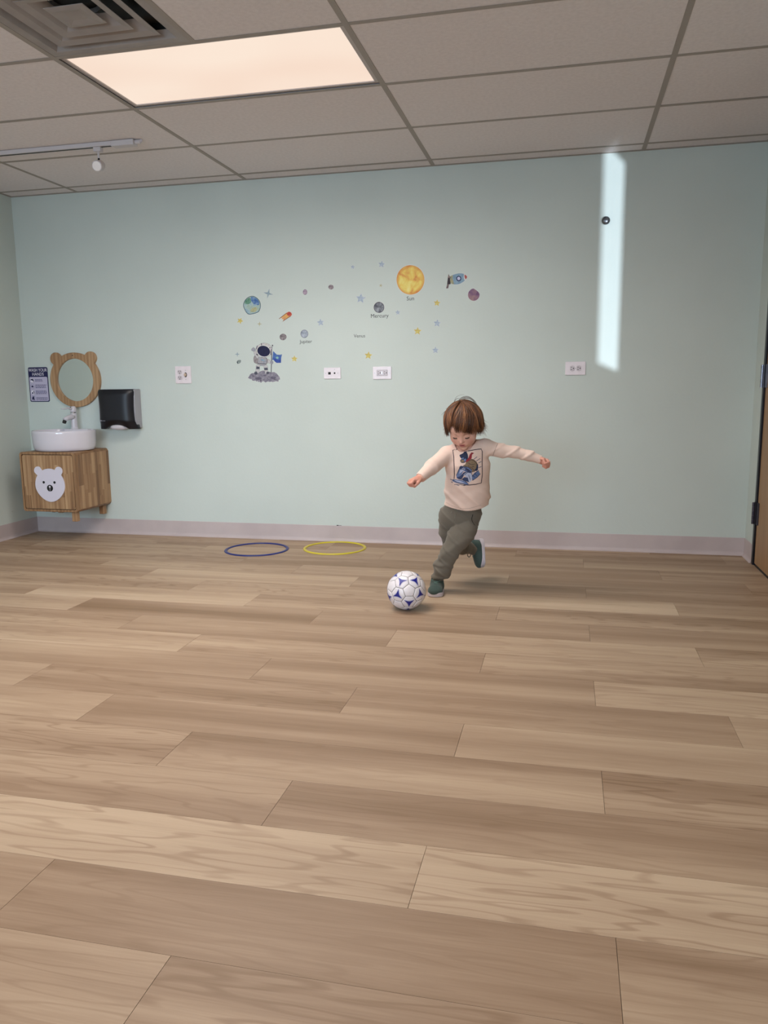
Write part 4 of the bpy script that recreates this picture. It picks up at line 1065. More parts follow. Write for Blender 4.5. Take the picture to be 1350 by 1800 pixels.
# ================================================================== CHILD
# signed distance modelling + surface nets: every garment and the body are closed smooth surfaces
def V3(p): return np.array([p[0], p[1], p[2]], np.float32)
def rc(p, a, b, ra, rb):
    a, b = V3(a), V3(b); ba = b-a
    h = np.clip(((p-a) @ ba)/max(float(ba @ ba), 1e-12), 0, 1)
    return np.linalg.norm(p-a-h[:, None]*ba, axis=1) - (ra+(rb-ra)*h)
def rc_flat(p, a, b, ra, rb, D, k):
    D = V3(D); D = D/np.linalg.norm(D); a, b = V3(a), V3(b)
    f = lambda q: q + np.outer((q-a) @ D, D*(k-1)) if q.ndim == 2 else q + D*(k-1)*float((q-a) @ D)
    return rc(f(p), f(a), f(b), ra, rb)/max(1.0, k*0.75)
def ell3(p, c, r, R=None):
    q = p - V3(c)
    if R is not None: q = q @ R
    r = np.array(r, np.float32)
    k0 = np.linalg.norm(q/r, axis=1); k1 = np.linalg.norm(q/(r*r), axis=1)
    return np.where(k1 > 1e-6, k0*(k0-1)/np.maximum(k1, 1e-6), -float(min(r)))
def smin(a, b, k):
    h = np.clip(0.5+0.5*(b-a)/k, 0, 1); return b*(1-h)+a*h - k*h*(1-h)
def smax(a, b, k): return -smin(-a, -b, k)
def su(lst, k):
    d = lst[0]
    for e in lst[1:]: d = smin(d, e, k)
    return d
def surface(fn, lo, hi, h, B=8):
    lo = np.array(lo, np.float64); hi = np.array(hi, np.float64)
    nb_ = np.ceil((hi-lo)/h/B).astype(int); n = nb_*B
    bi = np.stack(np.meshgrid(*[np.arange(k) for k in nb_], indexing='ij'), -1).reshape(-1, 3)
    cen = (lo + (bi*B + (B-1)/2)*h).astype(np.float32)
    dc_ = np.concatenate([fn(c) for c in np.array_split(cen, max(1, len(cen)//200000))])
    F = np.repeat(np.repeat(np.repeat(dc_.reshape(nb_), B, 0), B, 1), B, 2).astype(np.float32)
    band = np.where(np.abs(dc_) < B*h*0.87*1.35 + 0.004)[0]
    loc = np.stack(np.meshgrid(*[np.arange(B)]*3, indexing='ij'), -1).reshape(-1, 3)
    for ch in np.array_split(band, max(1, len(band)*B**3//400000)):
        if len(ch) == 0: continue
        idx = (bi[ch][:, None, :]*B + loc[None]).reshape(-1, 3)
        F[idx[:, 0], idx[:, 1], idx[:, 2]] = fn((lo + idx*h).astype(np.float32))
    S = F < 0
    c0 = S[:-1, :-1, :-1]
    allin = c0.copy(); anyin = c0.copy()
    cs = [(i, j, k) for i in (0, 1) for j in (0, 1) for k in (0, 1)]
    sl = lambda d, m: slice(d, m-1+d)
    for c in cs[1:]:
        s_ = S[sl(c[0], n[0]), sl(c[1], n[1]), sl(c[2], n[2])]; allin &= s_; anyin |= s_
    act = np.argwhere(anyin & ~allin)
    vid = -np.ones(tuple(n-1), np.int32); vid[act[:, 0], act[:, 1], act[:, 2]] = np.arange(len(act))
    acc = np.zeros((len(act), 3)); cnt = np.zeros(len(act))
    val = {c: F[act[:, 0]+c[0], act[:, 1]+c[1], act[:, 2]+c[2]] for c in cs}
    for a in cs:
        for ax in range(3):
            if a[ax] == 1: continue
            b = tuple(a[i] + (1 if i == ax else 0) for i in range(3))
            fa_, fb = val[a], val[b]; m_ = (fa_ < 0) != (fb < 0)
            tt = np.where(m_, fa_/np.where(m_, fa_-fb, 1), 0)
            pos = np.array(a, float)[None].repeat(len(act), 0); pos[:, ax] += tt
            acc[m_] += pos[m_]; cnt[m_] += 1
    vs = lo + (act + acc/cnt[:, None])*h
    quads = []
    for ax in range(3):
        u, v = (ax+1) % 3, (ax+2) % 3
        s0 = [slice(1, -1)]*3; s0[ax] = slice(0, -1); s1 = [slice(1, -1)]*3; s1[ax] = slice(1, None)
        A_s, B_s = S[tuple(s0)], S[tuple(s1)]
        e = np.argwhere(A_s != B_s); flip = A_s[e[:, 0], e[:, 1], e[:, 2]]
        e = e + np.array([0 if i == ax else 1 for i in range(3)])
        def cell(du, dv):
            q = e.copy(); q[:, u] += du; q[:, v] += dv; return vid[q[:, 0], q[:, 1], q[:, 2]]
        Q = np.stack([cell(-1, -1), cell(0, -1), cell(0, 0), cell(-1, 0)], 1)
        Q[~flip] = Q[~flip][:, ::-1]; quads.append(Q)
    Q = np.concatenate(quads); Q = Q[(Q >= 0).all(1)]
    return vs, Q
def sdf_obj(name, fn, lo, hi, h, mt, parent, tint=None, origin=None, label=None):
    vs, Q = surface(fn, lo, hi, h)
    origin = np.array(origin if origin is not None else (0, 0, 0))
    me = bpy.data.meshes.new(name)
    me.vertices.add(len(vs)); me.vertices.foreach_set('co', (vs-origin).astype(np.float32).ravel())
    me.loops.add(len(Q)*4); me.loops.foreach_set('vertex_index', Q.astype(np.int32).ravel())
    me.polygons.add(len(Q)); me.polygons.foreach_set('loop_start', np.arange(len(Q), dtype=np.int32)*4)
    me.update(calc_edges=True); me.validate()
    me.shade_smooth()
    if tint is not None:
        c = tint(vs.astype(np.float32)); a = me.color_attributes.new('tint', 'FLOAT_COLOR', 'POINT')
        a.data.foreach_set('color', np.concatenate([c, np.ones((len(c), 1))], 1).astype(np.float32).ravel())
    o = obj(name, me, mt, parent)
    if label: o['label'] = label
    return o

ROOT = Vector((3.20, -1.17, 0.0))
kid = thing('person', ROOT, 'toddler in a pink shirt with a bear print and grey joggers kicking the football', 'person')
def loc(bm_or_me, name, mt, parent=None, smooth=True, label=None):
    if isinstance(bm_or_me, bmesh.types.BMesh):
        d = bpy.data.meshes.new(name); bm_or_me.to_mesh(d); bm_or_me.free()
    else: d = bm_or_me
    d.transform(Matrix.Translation(-ROOT))
    o = obj(name, d, mt, parent or kid, smooth=smooth)
    if label: o['label'] = label
    return o
# ---- head frame
HC = at(814.5, 747, -1.250)
hp_, hyaw, hroll = radians(36), radians(-5), radians(-2.0)
fw0 = Vector((sin(hyaw), -cos(hyaw), 0))
HF = (fw0*cos(hp_) - Vector((0, 0, 1))*sin(hp_)).normalized()
HU = (fw0*sin(hp_) + Vector((0, 0, 1))*cos(hp_)).normalized()
HR = HU.cross(HF).normalized()                       # towards the right of the picture
if HR.x < 0: HR = -HR
HR, HU = (HR*cos(hroll) - HU*sin(hroll)), (HU*cos(hroll) + HR*sin(hroll))
HM = np.array([list(HR), list(HF), list(HU)], np.float32)      # rows: local x (right), y (face), z (up)
HS = 0.98
def h2w(x, y, z): return HC + (HR*x + HF*y + HU*z)*HS
def sd_head(P):
    p = ((P - V3(HC)) @ HM.T)/HS
    px = np.abs(p[:, 0]); pm = p.copy(); pm[:, 0] = px
    d = ell3(p, (0, -0.012, 0.022), (0.0735, 0.088, 0.077))
    d = smin(d, ell3(p, (0, 0.020, -0.030), (0.062, 0.062, 0.060)), 0.03)
    d = smin(d, ell3(p, (0, 0.030, -0.058), (0.044, 0.046, 0.042)), 0.025)          # jaw
    d = smin(d, ell3(pm, (0.034, 0.046, -0.042), (0.026, 0.026, 0.027)), 0.016)       # cheeks
    d = smin(d, ell3(p, (0, 0.066, -0.088), (0.017, 0.014, 0.012)), 0.014)            # chin
    d = smin(d, ell3(p, (0, 0.062, 0.018), (0.045, 0.020, 0.024)), 0.02)              # forehead
    d = smax(d, -ell3(pm, (0.028, 0.092, -0.010), (0.017, 0.014, 0.011)), 0.012)      # sockets
    d = smin(d, ell3(pm, (0.0275, 0.0655, -0.0115), (0.0150, 0.0125, 0.0115)), 0.004) # lids over the eyes
    d = smin(d, rc(p, (0, 0.074, -0.006), (0, 0.0865, -0.031), 0.0065, 0.0085), 0.010) # nose
    d = smin(d, ell3(p, (0, 0.0900, -0.0335), (0.0085, 0.0080, 0.0070)), 0.005)
    d = smin(d, ell3(pm, (0.0088, 0.0820, -0.0360), (0.0056, 0.0066, 0.0050)), 0.004)
    d = smax(d, -ell3(pm, (0.0045, 0.0868, -0.0415), (0.0022, 0.0030, 0.0022)), 0.002)
    d = smin(d, ell3(p, (0, 0.0725, -0.058), (0.022, 0.0125, 0.0135)), 0.012)         # mouth mound
    d = smin(d, rc(pm, (0.0, 0.0836, -0.0545), (0.0150, 0.0770, -0.0585), 0.0032, 0.0016), 0.003)
    d = smin(d, rc(pm, (0.0, 0.0824, -0.0645), (0.0125, 0.0770, -0.0615), 0.0038, 0.0018), 0.003)
    d = smax(d, -ell3(p, (0, 0.0865, -0.0592), (0.0125, 0.0080, 0.0019)), 0.0015)     # parted lips
    # ears
    e = ell3(pm, (0.0745, -0.006, -0.018), (0.0075, 0.017, 0.025))
    e = smax(e, -ell3(pm, (0.0815, -0.002, -0.016), (0.0060, 0.010, 0.016)), 0.004)
    d = smin(d, e, 0.006)
    return d*HS
# ---- body joints (shared by skin and clothes)
nk0, nk1 = at(823, 793, -1.185), h2w(0.0, -0.030, -0.060)
shL, elL, wrL = at(790, 797, -1.205), at(761, 819, -1.285), at(737, 840, -1.37)
shR, elR, wrR = at(852, 788, -1.185), at(903, 795, -1.175), at(950, 808.5, -1.165)
chT, chM, chB = at(822, 803, -1.19), at(822, 838, -1.165), at(821, 886, -1.12)
DD = Vector((0.05, -1, -0.12))
hipL, hipR = at(790, 907, -1.10), at(826, 910, -1.125)
# planted leg (right in the picture at the hip, crossing in front)
pl = [at(821, 930, -1.150), at(806, 945, -1.175), at(789.5, 973, -1.205), at(778.5, 1000, -1.190), at(770, 1016, -1.170)]
# trailing leg, shank swung back and to the right
tl = [at(790, 907, -1.10), at(788.5, 932, -1.075), at(794, 957, -1.03), at(815, 961, -0.965), at(832, 964, -0.915)]
def frame(x, z):
    x = Vector(x).normalized(); z = Vector(z); z = (z - x*z.dot(x)).normalized(); y = z.cross(x)
    return x, y, z
def sd_fist(P, o, X, Z, s, flip=1, open_=0.0):
    """o wrist, X towards the knuckles, Z back of the hand, thumb on the +Y*flip side"""
    x, y, z = frame(X, Z); y = y*flip
    M_ = np.array([list(x), list(y), list(z)], np.float32)
    p = ((P - V3(o)) @ M_.T)/s
    d = ell3(p, (0.028, 0, 0.0), (0.030, 0.0255, 0.0150))
    d = smin(d, rc(p, (-0.02, 0, 0), (0.012, 0, 0), 0.0185, 0.017), 0.012)
    for i, (yo, ln) in enumerate(((0.0180, 0.95), (0.0062, 1.05), (-0.0058, 1.0), (-0.0172, 0.86))):
        k1, k2, k3, k4 = (0.043, yo, 0.0035), (0.043+0.018*ln, yo*1.02, -0.007), (0.040+0.013*ln, yo, -0.0225), (0.032, yo*0.95, -0.0205)
        f = su([rc(p, k1, k2, 0.0078, 0.0070), rc(p, k2, k3, 0.0070, 0.0064), rc(p, k3, k4, 0.0064, 0.0058)], 0.0015)
        d = smin(d, f, 0.0022)
    t_ = su([rc(p, (0.008, 0.016, -0.004), (0.028, 0.0285, -0.012), 0.0105, 0.0082), rc(p, (0.028, 0.0285, -0.012), (0.047, 0.017, -0.0275), 0.0080, 0.0066)], 0.002)
    return smin(d, t_, 0.003)*s
hdL = dict(o=at(737, 841.5, -1.375), X=at(714, 849, -1.425)-at(737, 841.5, -1.375), Z=Vector((-0.25, -0.15, 1.0)), s=0.93, flip=-1)
hdR = dict(o=at(949, 808.5, -1.165), X=at(968, 816, -1.185)-at(949, 808.5, -1.165), Z=Vector((0.30, 0.75, 0.55)), s=0.86, flip=1)
def side_check(h):
    x, y, z = frame(h['X'], h['Z']); return y*h['flip']
if side_check(hdL).y > 0: hdL['flip'] *= -1          # thumb side towards the camera / body
if side_check(hdR).z < 0: hdR['flip'] *= -1
def sd_body(P):
    d = sd_head(P)
    d = smin(d, rc(P, nk1, nk0, 0.036, 0.038), 0.018)
    tor = su([rc_flat(P, chT, chM, 0.080, 0.085, DD, 1.5), rc_flat(P, chM, at(810, 895, -1.12), 0.085, 0.078, DD, 1.45)], 0.03)
    d = smin(d, tor, 0.02)
    d = smin(d, su([rc(P, at(812, 800, -1.19), shL, 0.035, 0.032), rc(P, shL, elL, 0.027, 0.0215), rc(P, elL, wrL, 0.0215, 0.0165)], 0.01), 0.01)
    d = smin(d, su([rc(P, at(832, 796, -1.19), shR, 0.035, 0.032), rc(P, shR, elR, 0.027, 0.0215), rc(P, elR, wrR, 0.0215, 0.0165)], 0.01), 0.01)
    d = smin(d, rc(P, at(822, 910, -1.12), pl[0], 0.038, 0.038), 0.02)
    for L_ in (pl, tl):
        d = smin(d, su([rc(P, L_[0], L_[1], 0.040, 0.038), rc(P, L_[1], L_[2], 0.038, 0.031), rc(P, L_[2], L_[3], 0.031, 0.029), rc(P, L_[3], L_[4], 0.029, 0.021)], 0.015), 0.02)
    d = smin(d, rc(P, pl[4], pl[4]-Vector((0, 0, 0.03)), 0.021, 0.02), 0.01)
    d = smin(d, sd_fist(P, **hdL), 0.006)
    d = smin(d, sd_fist(P, **hdR), 0.006)
    return d
SKIN = np.array(lin('E0B09D')); LIP = np.array(lin('BE716C')); BLUSH = np.array(lin('CE8C80')); HANDC = np.array(lin('CB8C7A'))
def tint_body(vs):
    p = ((vs - V3(HC)) @ HM.T)/HS; n = len(vs); c = np.tile(SKIN, (n, 1)).astype(float)
    def mixin(mask, col): 
        nonlocal c
        c = c*(1-mask[:, None]) + col*mask[:, None]
    g = lambda q, ctr, s: np.exp(-(((q-np.array(ctr))/np.array(s))**2).sum(1))
    pm = p.copy(); pm[:, 0] = np.abs(pm[:, 0])
    mixin(0.65*g(pm, (0.038, 0.065, -0.045), (0.020, 0.03, 0.018)), BLUSH)
    mixin(0.4*g(p, (0, 0.09, -0.034), (0.012, 0.02, 0.010)), BLUSH)
    lip = np.clip(1.4*np.exp(-(np.abs(p[:, 0])/0.0150)**4 - ((p[:, 2]+0.0590)/0.0085)**4)*(p[:, 1] > 0.068), 0, 1)
    mixin(lip, LIP)
    inner = np.exp(-(p[:, 0]/0.011)**4 - ((p[:, 2]+0.0594)/0.0022)**2)*(p[:, 1] > 0.066)
    mixin(np.clip(inner, 0, 1)*0.9, np.array(lin('5A2524')))
    for h in (hdL, hdR):
        dd = np.linalg.norm(vs - V3(h['o'] + h['X'].normalized()*0.04), axis=1)
        mixin(np.clip(1-(dd-0.035)/0.02, 0, 1)*0.85, HANDC)
    return c
def skin_material():
    t = NT('child_skin'); setp(t.b, 0.5, spec=0.4, sss=0.08)
    t.b.inputs['Subsurface Radius'].default_value = (0.012, 0.005, 0.003); t.b.inputs['Subsurface Scale'].default_value = 0.5
    a = t.n('ShaderNodeAttribute'); a.attribute_name = 'tint'; t.l(a, 'Color', t.b, 'Base Color')
    return t.m
M_SKIN = skin_material()
lo_b = (min(hdL['o'].x-0.09, 2.9), -1.50, 0.02); hi_b = (hdR['o'].x+0.10, -0.86, HC.z+0.13)
body = sdf_obj('body', sd_body, lo_b, hi_b, 0.0024, M_SKIN, kid, tint_body, ROOT)
# ---- eyes, lashes, brows
M_LASH = mat('dark_lashes', '2A1712', rough=.7)
M_BROW = mat('brown_brow', '6B402A', '7F5038', scale=300, rough=.8)
M_EYE = mat('eye_white', 'CFC6C4', rough=.2)
for s in (-1, 1):
    bm = bmesh.new()
    pts = [h2w(s*(0.0275+dx), 0.0655+0.0133*sqrt(max(0, 1-(dx/0.0155)**2)), -0.0170-0.0022*(1-(dx/0.013)**2)) for dx in (-0.0125, -0.009, -0.005, 0, 0.005, 0.009, 0.0125)]
    add_tube(bm, pts, [0.0006, 0.0013, 0.0017, 0.0019, 0.0019, 0.0016, 0.0008], 6)
    rl = random.Random(5+s)
    for k in range(16):
        u = -0.012 + 0.024*k/15; b_ = h2w(s*(0.0275+u), 0.0655+0.0133*sqrt(max(0, 1-(u/0.0155)**2)), -0.0180-0.0016*(1-(u/0.013)**2))
        add_tube(bm, [b_, b_ + (HF*0.003 - HU*0.0035 + HR*s*u*0.15)], [0.0005, 0.0002], 4)
    loc(bm, 'eyelashes', M_LASH)
    bm = bmesh.new(); bmesh.ops.create_uvsphere(bm, u_segments=20, v_segments=12, radius=0.0105)
    bmesh.ops.translate(bm, verts=bm.verts, vec=h2w(s*0.0275, 0.062, -0.0130)); loc(bm, 'eyeball', M_EYE)
    bm = bmesh.new()
    add_tube(bm, [h2w(s*x, y, z) for x, y, z in ((0.013, 0.0825, 0.0035), (0.020, 0.0815, 0.0062), (0.029, 0.0775, 0.0070), (0.038, 0.0705, 0.0040), (0.043, 0.0655, 0.0008))], [0.0014, 0.0028, 0.0028, 0.0020, 0.0008], 8, flat=0.5)
    loc(bm, 'eyebrow', M_BROW)

# ---- hair: shell plus a few hundred tapered locks that run from the crown
def hdir(th, ph):
    """polar angle from the crown, azimuth 0 = face"""
    tilt_ = radians(-14)
    x, y, z = sin(th)*sin(ph), sin(th)*cos(ph), cos(th)
    return Vector((x, y*cos(tilt_) + z*sin(tilt_), -y*sin(tilt_) + z*cos(tilt_)))
def th_end(ph):
    a = abs((ph+pi) % (2*pi)-pi)            # 0 face .. pi back
    f = [(0, 101), (0.30, 102), (0.55, 107), (0.80, 119), (1.0, 130), (1.25, 137), (1.6, 139), (2.0, 147), (2.4, 146), (3.15, 134)]
    for (a0, v0), (a1, v1) in zip(f, f[1:]):
        if a <= a1: return radians(v0 + (v1-v0)*(a-a0)/(a1-a0))
    return radians(120)
def hair_pt(th, ph, lift):
    d = hdir(th, ph); a = abs((ph+pi) % (2*pi)-pi)
    drop = max(0.0, th-radians(92))
    k = 1.0 + lift
    x, y, z = d.x*0.0885, d.y*0.1000, d.z*0.0900
    if drop > 0 and a > 0.7:                 # side and back hair hangs instead of tucking under
        d2 = hdir(radians(92), ph); w_ = min(1, (a-0.7)/0.3)*0.80
        x = x*(1-w_) + d2.x*0.0885*w_; y = y*(1-w_) + d2.y*0.1000*w_
    return h2w(x*k, -0.012 + y*k, 0.022 + z*k)
NPH, NTH = 72, 22
bm = bmesh.new(); rows = []
for i in range(NTH+1):
    row = []
    for j in range(NPH):
        ph = 2*pi*j/NPH; th = 0.02 + (th_end(ph)-0.02-radians(20))*i/NTH
        row.append(bm.verts.new(hair_pt(th, ph, -0.035 - 0.02*(i/NTH)**6)))
    rows.append(row)
for a, b in zip(rows, rows[1:]):
    for j in range(NPH): bm.faces.new((a[j], a[(j+1) % NPH], b[(j+1) % NPH], b[j]))
bm.faces.new(rows[0][::-1])
rh = random.Random(11)
hair_cols = []
nshell = len(bm.verts); hair_cols += [(0.55, 0)]*nshell
def lock(ph, th0, th1, lift0, lift1, r, swirl, shade, flick):
    pts = []; N = 13
    for q in range(N):
        u = q/(N-1); th = th0 + (th1-th0)*u
        l_ = lift0 + (lift1-lift0)*u + 0.035*sin(pi*u)*0.5
        p_ = hair_pt(th, ph + swirl*(1-u)**1.3, l_)
        if u > 0.8: 
            p_ = p_ + (p_-h2w(0, -0.012, 0.0)).normalized()*flick*((u-0.8)/0.2)**2
        pts.append(p_)
    before = len(bm.verts)
    add_tube(bm, pts, [r*(0.55+0.45*min(1, 4*u))*(1 if u < 0.6 else max(0.12, 1-(u-0.6)/0.42)) for u in [q/(N-1) for q in range(N)]], 5, flat=0.55)
    hair_cols.extend([(shade, q) for q in range(len(bm.verts)-before)])
def signed(ph): return (ph+pi) % (2*pi)-pi
for k in range(2300):
    ph = rh.uniform(0, 2*pi); sp_ = signed(ph); a = abs(sp_)
    end = th_end(ph) + radians(rh.uniform(-13, 8))
    part = math.exp(-((sp_+0.42)/0.17)**2); end += radians(4)*math.exp(-((sp_-0.35)/0.3)**2)          # fringe opens left of the middle
    end -= radians(24)*part
    if a < 0.8: end -= radians(5)*max(0, sin(sp_*7+1.0))
    shade = min(1, max(0, 0.45 + 0.35*sin(sp_*9 + rh.uniform(-1, 1)) + rh.uniform(-0.25, 0.25)))
    lock(ph, radians(rh.uniform(2, 55)), end, rh.uniform(-0.03, 0.045), rh.uniform(-0.03, 0.05), rh.uniform(0.0009, 0.0024), (0.75 if sp_ > -0.4 else -0.5)*rh.uniform(0.2, 1.1) if a < 1.2 else (0.5 if sp_ > 0 else -0.5)*rh.uniform(0, 1), shade, rh.uniform(-0.002, 0.012) if a > 0.8 else 0)
# ragged longer ends at the sides, flicked outwards
for k in range(110):
    ph = rh.uniform(1.0, 2.5); lock(ph, radians(45), th_end(ph)+radians(rh.uniform(-30, 6)), rh.uniform(0, 0.04), rh.uniform(0.03, 0.15), rh.uniform(0.0013, 0.0026), rh.uniform(0, 0.5), rh.uniform(0.3, 1), rh.uniform(0.006, 0.026))
for k in range(90):
    ph = -rh.uniform(0.95, 2.2); lock(ph, radians(40), th_end(ph)+radians(rh.uniform(-26, 7)), rh.uniform(0, 0.04), rh.uniform(0.02, 0.11), rh.uniform(0.0013, 0.0026), -rh.uniform(0, 0.4), rh.uniform(0.4, 1), rh.uniform(0.002, 0.016))
# loose hairs standing off the crown
def crown_curve(px_pts, y, r):
    before = len(bm.verts)
    P = [at(x, y_, y) for x, y_ in px_pts]; Q = []
    for i in range(len(P)-1):
        for s in range(4):
            t_ = s/4; p0, p1, p2, p3 = P[max(i-1, 0)], P[i], P[i+1], P[min(i+2, len(P)-1)]
            Q.append(0.5*((2*p1) + (p2-p0)*t_ + (2*p0-5*p1+4*p2-p3)*t_**2 + (3*p1-p0-3*p2+p3)*t_**3))
    Q.append(P[-1]); n = len(Q)
    add_tube(bm, Q, [r*(1-0.75*i/n) for i in range(n)], 5)
    hair_cols.extend([(0.15, q) for q in range(len(bm.verts)-before)])
def C2(*pts): return [(720+x/6.75, 680+y/6.75) for x, y in pts]
yb = HC.y+0.015
for k in range(4):
    j = k*7
    crown_curve(C2((545, 240), (600+j, 140+j), (680, 112+j*1.2), (750, 145+j), (795-j*.5, 200+j), (803-j, 262)), yb+0.004*k, 0.0015)
crown_curve(C2((520, 200), (548, 130), (590, 100), (650, 92)), yb, 0.0008)
crown_curve(C2((530, 180), (560, 140), (600, 150), (615, 190)), yb, 0.0012)
crown_curve(C2((600, 200), (660, 160), (720, 165), (770, 215), (780, 260)), yb, 0.0016)
for a_, b_, c_ in (((470, 260), (420, 290), (375, 335)), ((460, 270), (405, 310), (400, 360)), ((480, 240), (430, 260), (440, 255)), ((500, 220), (450, 255), (415, 340)), ((450, 300), (420, 330), (410, 350))):
    crown_curve(C2((540, 230), a_, b_, c_), yb-0.01, 0.0011)
def hair_material():
    t = NT('auburn_hair'); setp(t.b, 0.42, spec=0.45)
    a = t.n('ShaderNodeAttribute'); a.attribute_name = 'tint'
    r = t.ramp([(0.0, '341E12'), (0.45, '5E3A24'), (0.8, '80502F'), (1.0, 'A27048')]); t.l(a, 'Fac', r, 0)
    t.l(r, 0, t.b, 'Base Color')
    return t.m
me = bpy.data.meshes.new('hair'); bm.to_mesh(me); bm.free()
ca = me.color_attributes.new('tint', 'FLOAT_COLOR', 'POINT')
arr = np.ones((len(me.vertices), 4), np.float32); v_ = np.array([c[0] for c in hair_cols], np.float32)
arr[:, 0] = arr[:, 1] = arr[:, 2] = v_[:, ] if len(v_) == len(arr) else 0.5
ca.data.foreach_set('color', arr.ravel())
hair = loc(me, 'hair', hair_material())

# ---- shirt
def lcoord(P, a, b):
    a, b = V3(a), V3(b); ba = b-a; L = np.linalg.norm(ba); t_ = ((P-a) @ (ba/L)); return t_, L
SA = [at(803, 797, -1.20), at(786, 799, -1.215), at(762, 818.5, -1.285), at(739, 839.5, -1.362)]
SB = [at(836, 792, -1.19), at(852, 786, -1.185), at(880, 792, -1.18), at(904, 794.5, -1.175), at(930, 801, -1.17), at(950, 808, -1.165)]
RAs, RBs = [0.045, 0.0400, 0.0350, 0.0255], [0.045, 0.0400, 0.0315, 0.0275, 0.0245, 0.0205]
def wr(P, k, s, ph=0.0): return np.sin(P @ V3(k)*s + ph)
def sd_shirt(P):
    tor = su([rc_flat(P, at(822, 797, -1.19), at(822, 815, -1.185), 0.082, 0.103, DD, 1.45),
              rc_flat(P, at(822, 815, -1.185), at(821.5, 850, -1.155), 0.103, 0.103, DD, 1.38),
              rc_flat(P, at(821.5, 850, -1.155), at(819, 940, -1.10), 0.103, 0.128, DD, 1.35)], 0.03)
    # cloth folds of the torso: soft diagonal drags
    tor0 = tor
    n1 = wr(P, (1.0, 0.2, 1.15), 62, 0.6)*0.5+0.5; n2 = wr(P, (0.6, 0.1, -1.4), 38, 1.9)*0.5+0.5
    zrel = np.clip((at(822, 850, -1.2).z - P[:, 2])/0.12, -0.4, 1)
    tor = tor - 0.0100*n1**3*np.clip(0.25+zrel, 0, 1) + 0.0035*n2**3
    inner_ = tor + 0.0060
    aL = su([rc(P, SA[i], SA[i+1], RAs[i], RAs[i+1]) for i in range(3)], 0.012)
    tA, LA = lcoord(P, SA[1], SA[3])
    aL = aL - 0.0030*(np.maximum(0, np.sin(tA*105 + (P[:, 2]+P[:, 0])*30))**3)*np.clip((tA-0.05)/0.04, 0, 1)*np.clip((LA-0.015-tA)/0.02, 0, 1)
    aR = su([rc(P, SB[i], SB[i+1], RBs[i], RBs[i+1]) for i in range(5)], 0.012)
    tB, LB = lcoord(P, SB[1], SB[5])
    aR = aR - 0.0036*(np.maximum(0, np.sin(tB*66 - (P[:, 2])*75 + 2.2))**3)*np.clip((tB-0.0)/0.05, 0, 1)*np.clip((LB-0.02-tB)/0.02, 0, 1)
    # cuffs: cut flat and hollow
    for d_arm, a, b, nm in ((aL, SA[2], SA[3], 0), (aR, SB[4], SB[5], 1)):
        ax = (b-a).normalized(); e = (P - V3(b)) @ V3(ax)
        hol = np.maximum(rc(P, b-ax*0.02, b+ax*0.05, (0.0195, 0.0168)[nm], (0.0195, 0.0168)[nm]), -(e+0.022))
        dd = np.maximum(np.maximum(d_arm, e-0.002), -hol)
        if nm == 0: aL = dd
        else: aR = dd
    d = smin(tor, aL, 0.018); d = smin(d, aR, 0.018)
    # hem: dips in the middle, higher at both sides
    hc = at(817, 896.5, -1.19)
    hem = hc.z + 0.022*np.clip(((P[:, 0]-hc.x)/0.115), -1.2, 1.2)**2 - 0.003*np.sin((P[:, 0]-hc.x)*30)
    d = smax(d, hem - P[:, 2], 0.002)
    # hollow below so that the trousers show under the hem
    d = np.maximum(d, -np.maximum(inner_, P[:, 2]-(hc.z+0.035)))
    # neckline
    d = smax(d, -rc(P, at(817.5, 785.5, -1.207), h2w(0, -0.02, -0.04), 0.0485, 0.058), 0.003)
    return d
def fabric(name, c1, c2, scale=900, bump=0.0006, **kw):
    t = NT(name); setp(t.b, 0.85, spec=0.2, sheen=0.15)
    mp = t.coords(); nz = t.n('ShaderNodeTexNoise'); nz.inputs['Scale'].default_value = 5; nz.inputs['Detail'].default_value = 6; t.l(mp, 0, nz, 'Vector')
    r = t.ramp([(0.3, c1), (0.7, c2)]); t.l(nz, 0, r, 0); t.l(r, 0, t.b, 'Base Color')
    n2 = t.n('ShaderNodeTexNoise'); n2.inputs['Scale'].default_value = scale; t.l(mp, 0, n2, 'Vector')
    n3 = t.n('ShaderNodeTexNoise'); n3.inputs['Scale'].default_value = 28; n3.inputs['Detail'].default_value = 2; t.l(mp, 0, n3, 'Vector')
    b2 = t.n('ShaderNodeBump'); b2.inputs['Distance'].default_value = 0.004; b2.inputs['Strength'].default_value = 0.35; t.l(n3, 0, b2, 'Height')
    b = t.n('ShaderNodeBump'); b.inputs['Distance'].default_value = bump; b.inputs['Strength'].default_value = 0.3; t.l(n2, 0, b, 'Height'); t.l(b2, 'Normal', b, 'Normal'); t.l(b, 'Normal', t.b, 'Normal')
    return t.m
M_SHIRT = fabric('blush_cotton', 'E9CFC2', 'E1C6B9')
shirt = sdf_obj('shirt', sd_shirt, (SA[3].x-0.06, -1.46, at(817, 905, -1.2).z-0.03), (SB[5].x+0.05, -0.98, at(822, 765, -1.2).z+0.06), 0.0026, M_SHIRT, kid, None, ROOT)

# neckband
bm = bmesh.new(); cN = at(821, 783, -1.215); axn = (h2w(0, -0.02, -0.04) - at(820, 789, -1.215)).normalized()

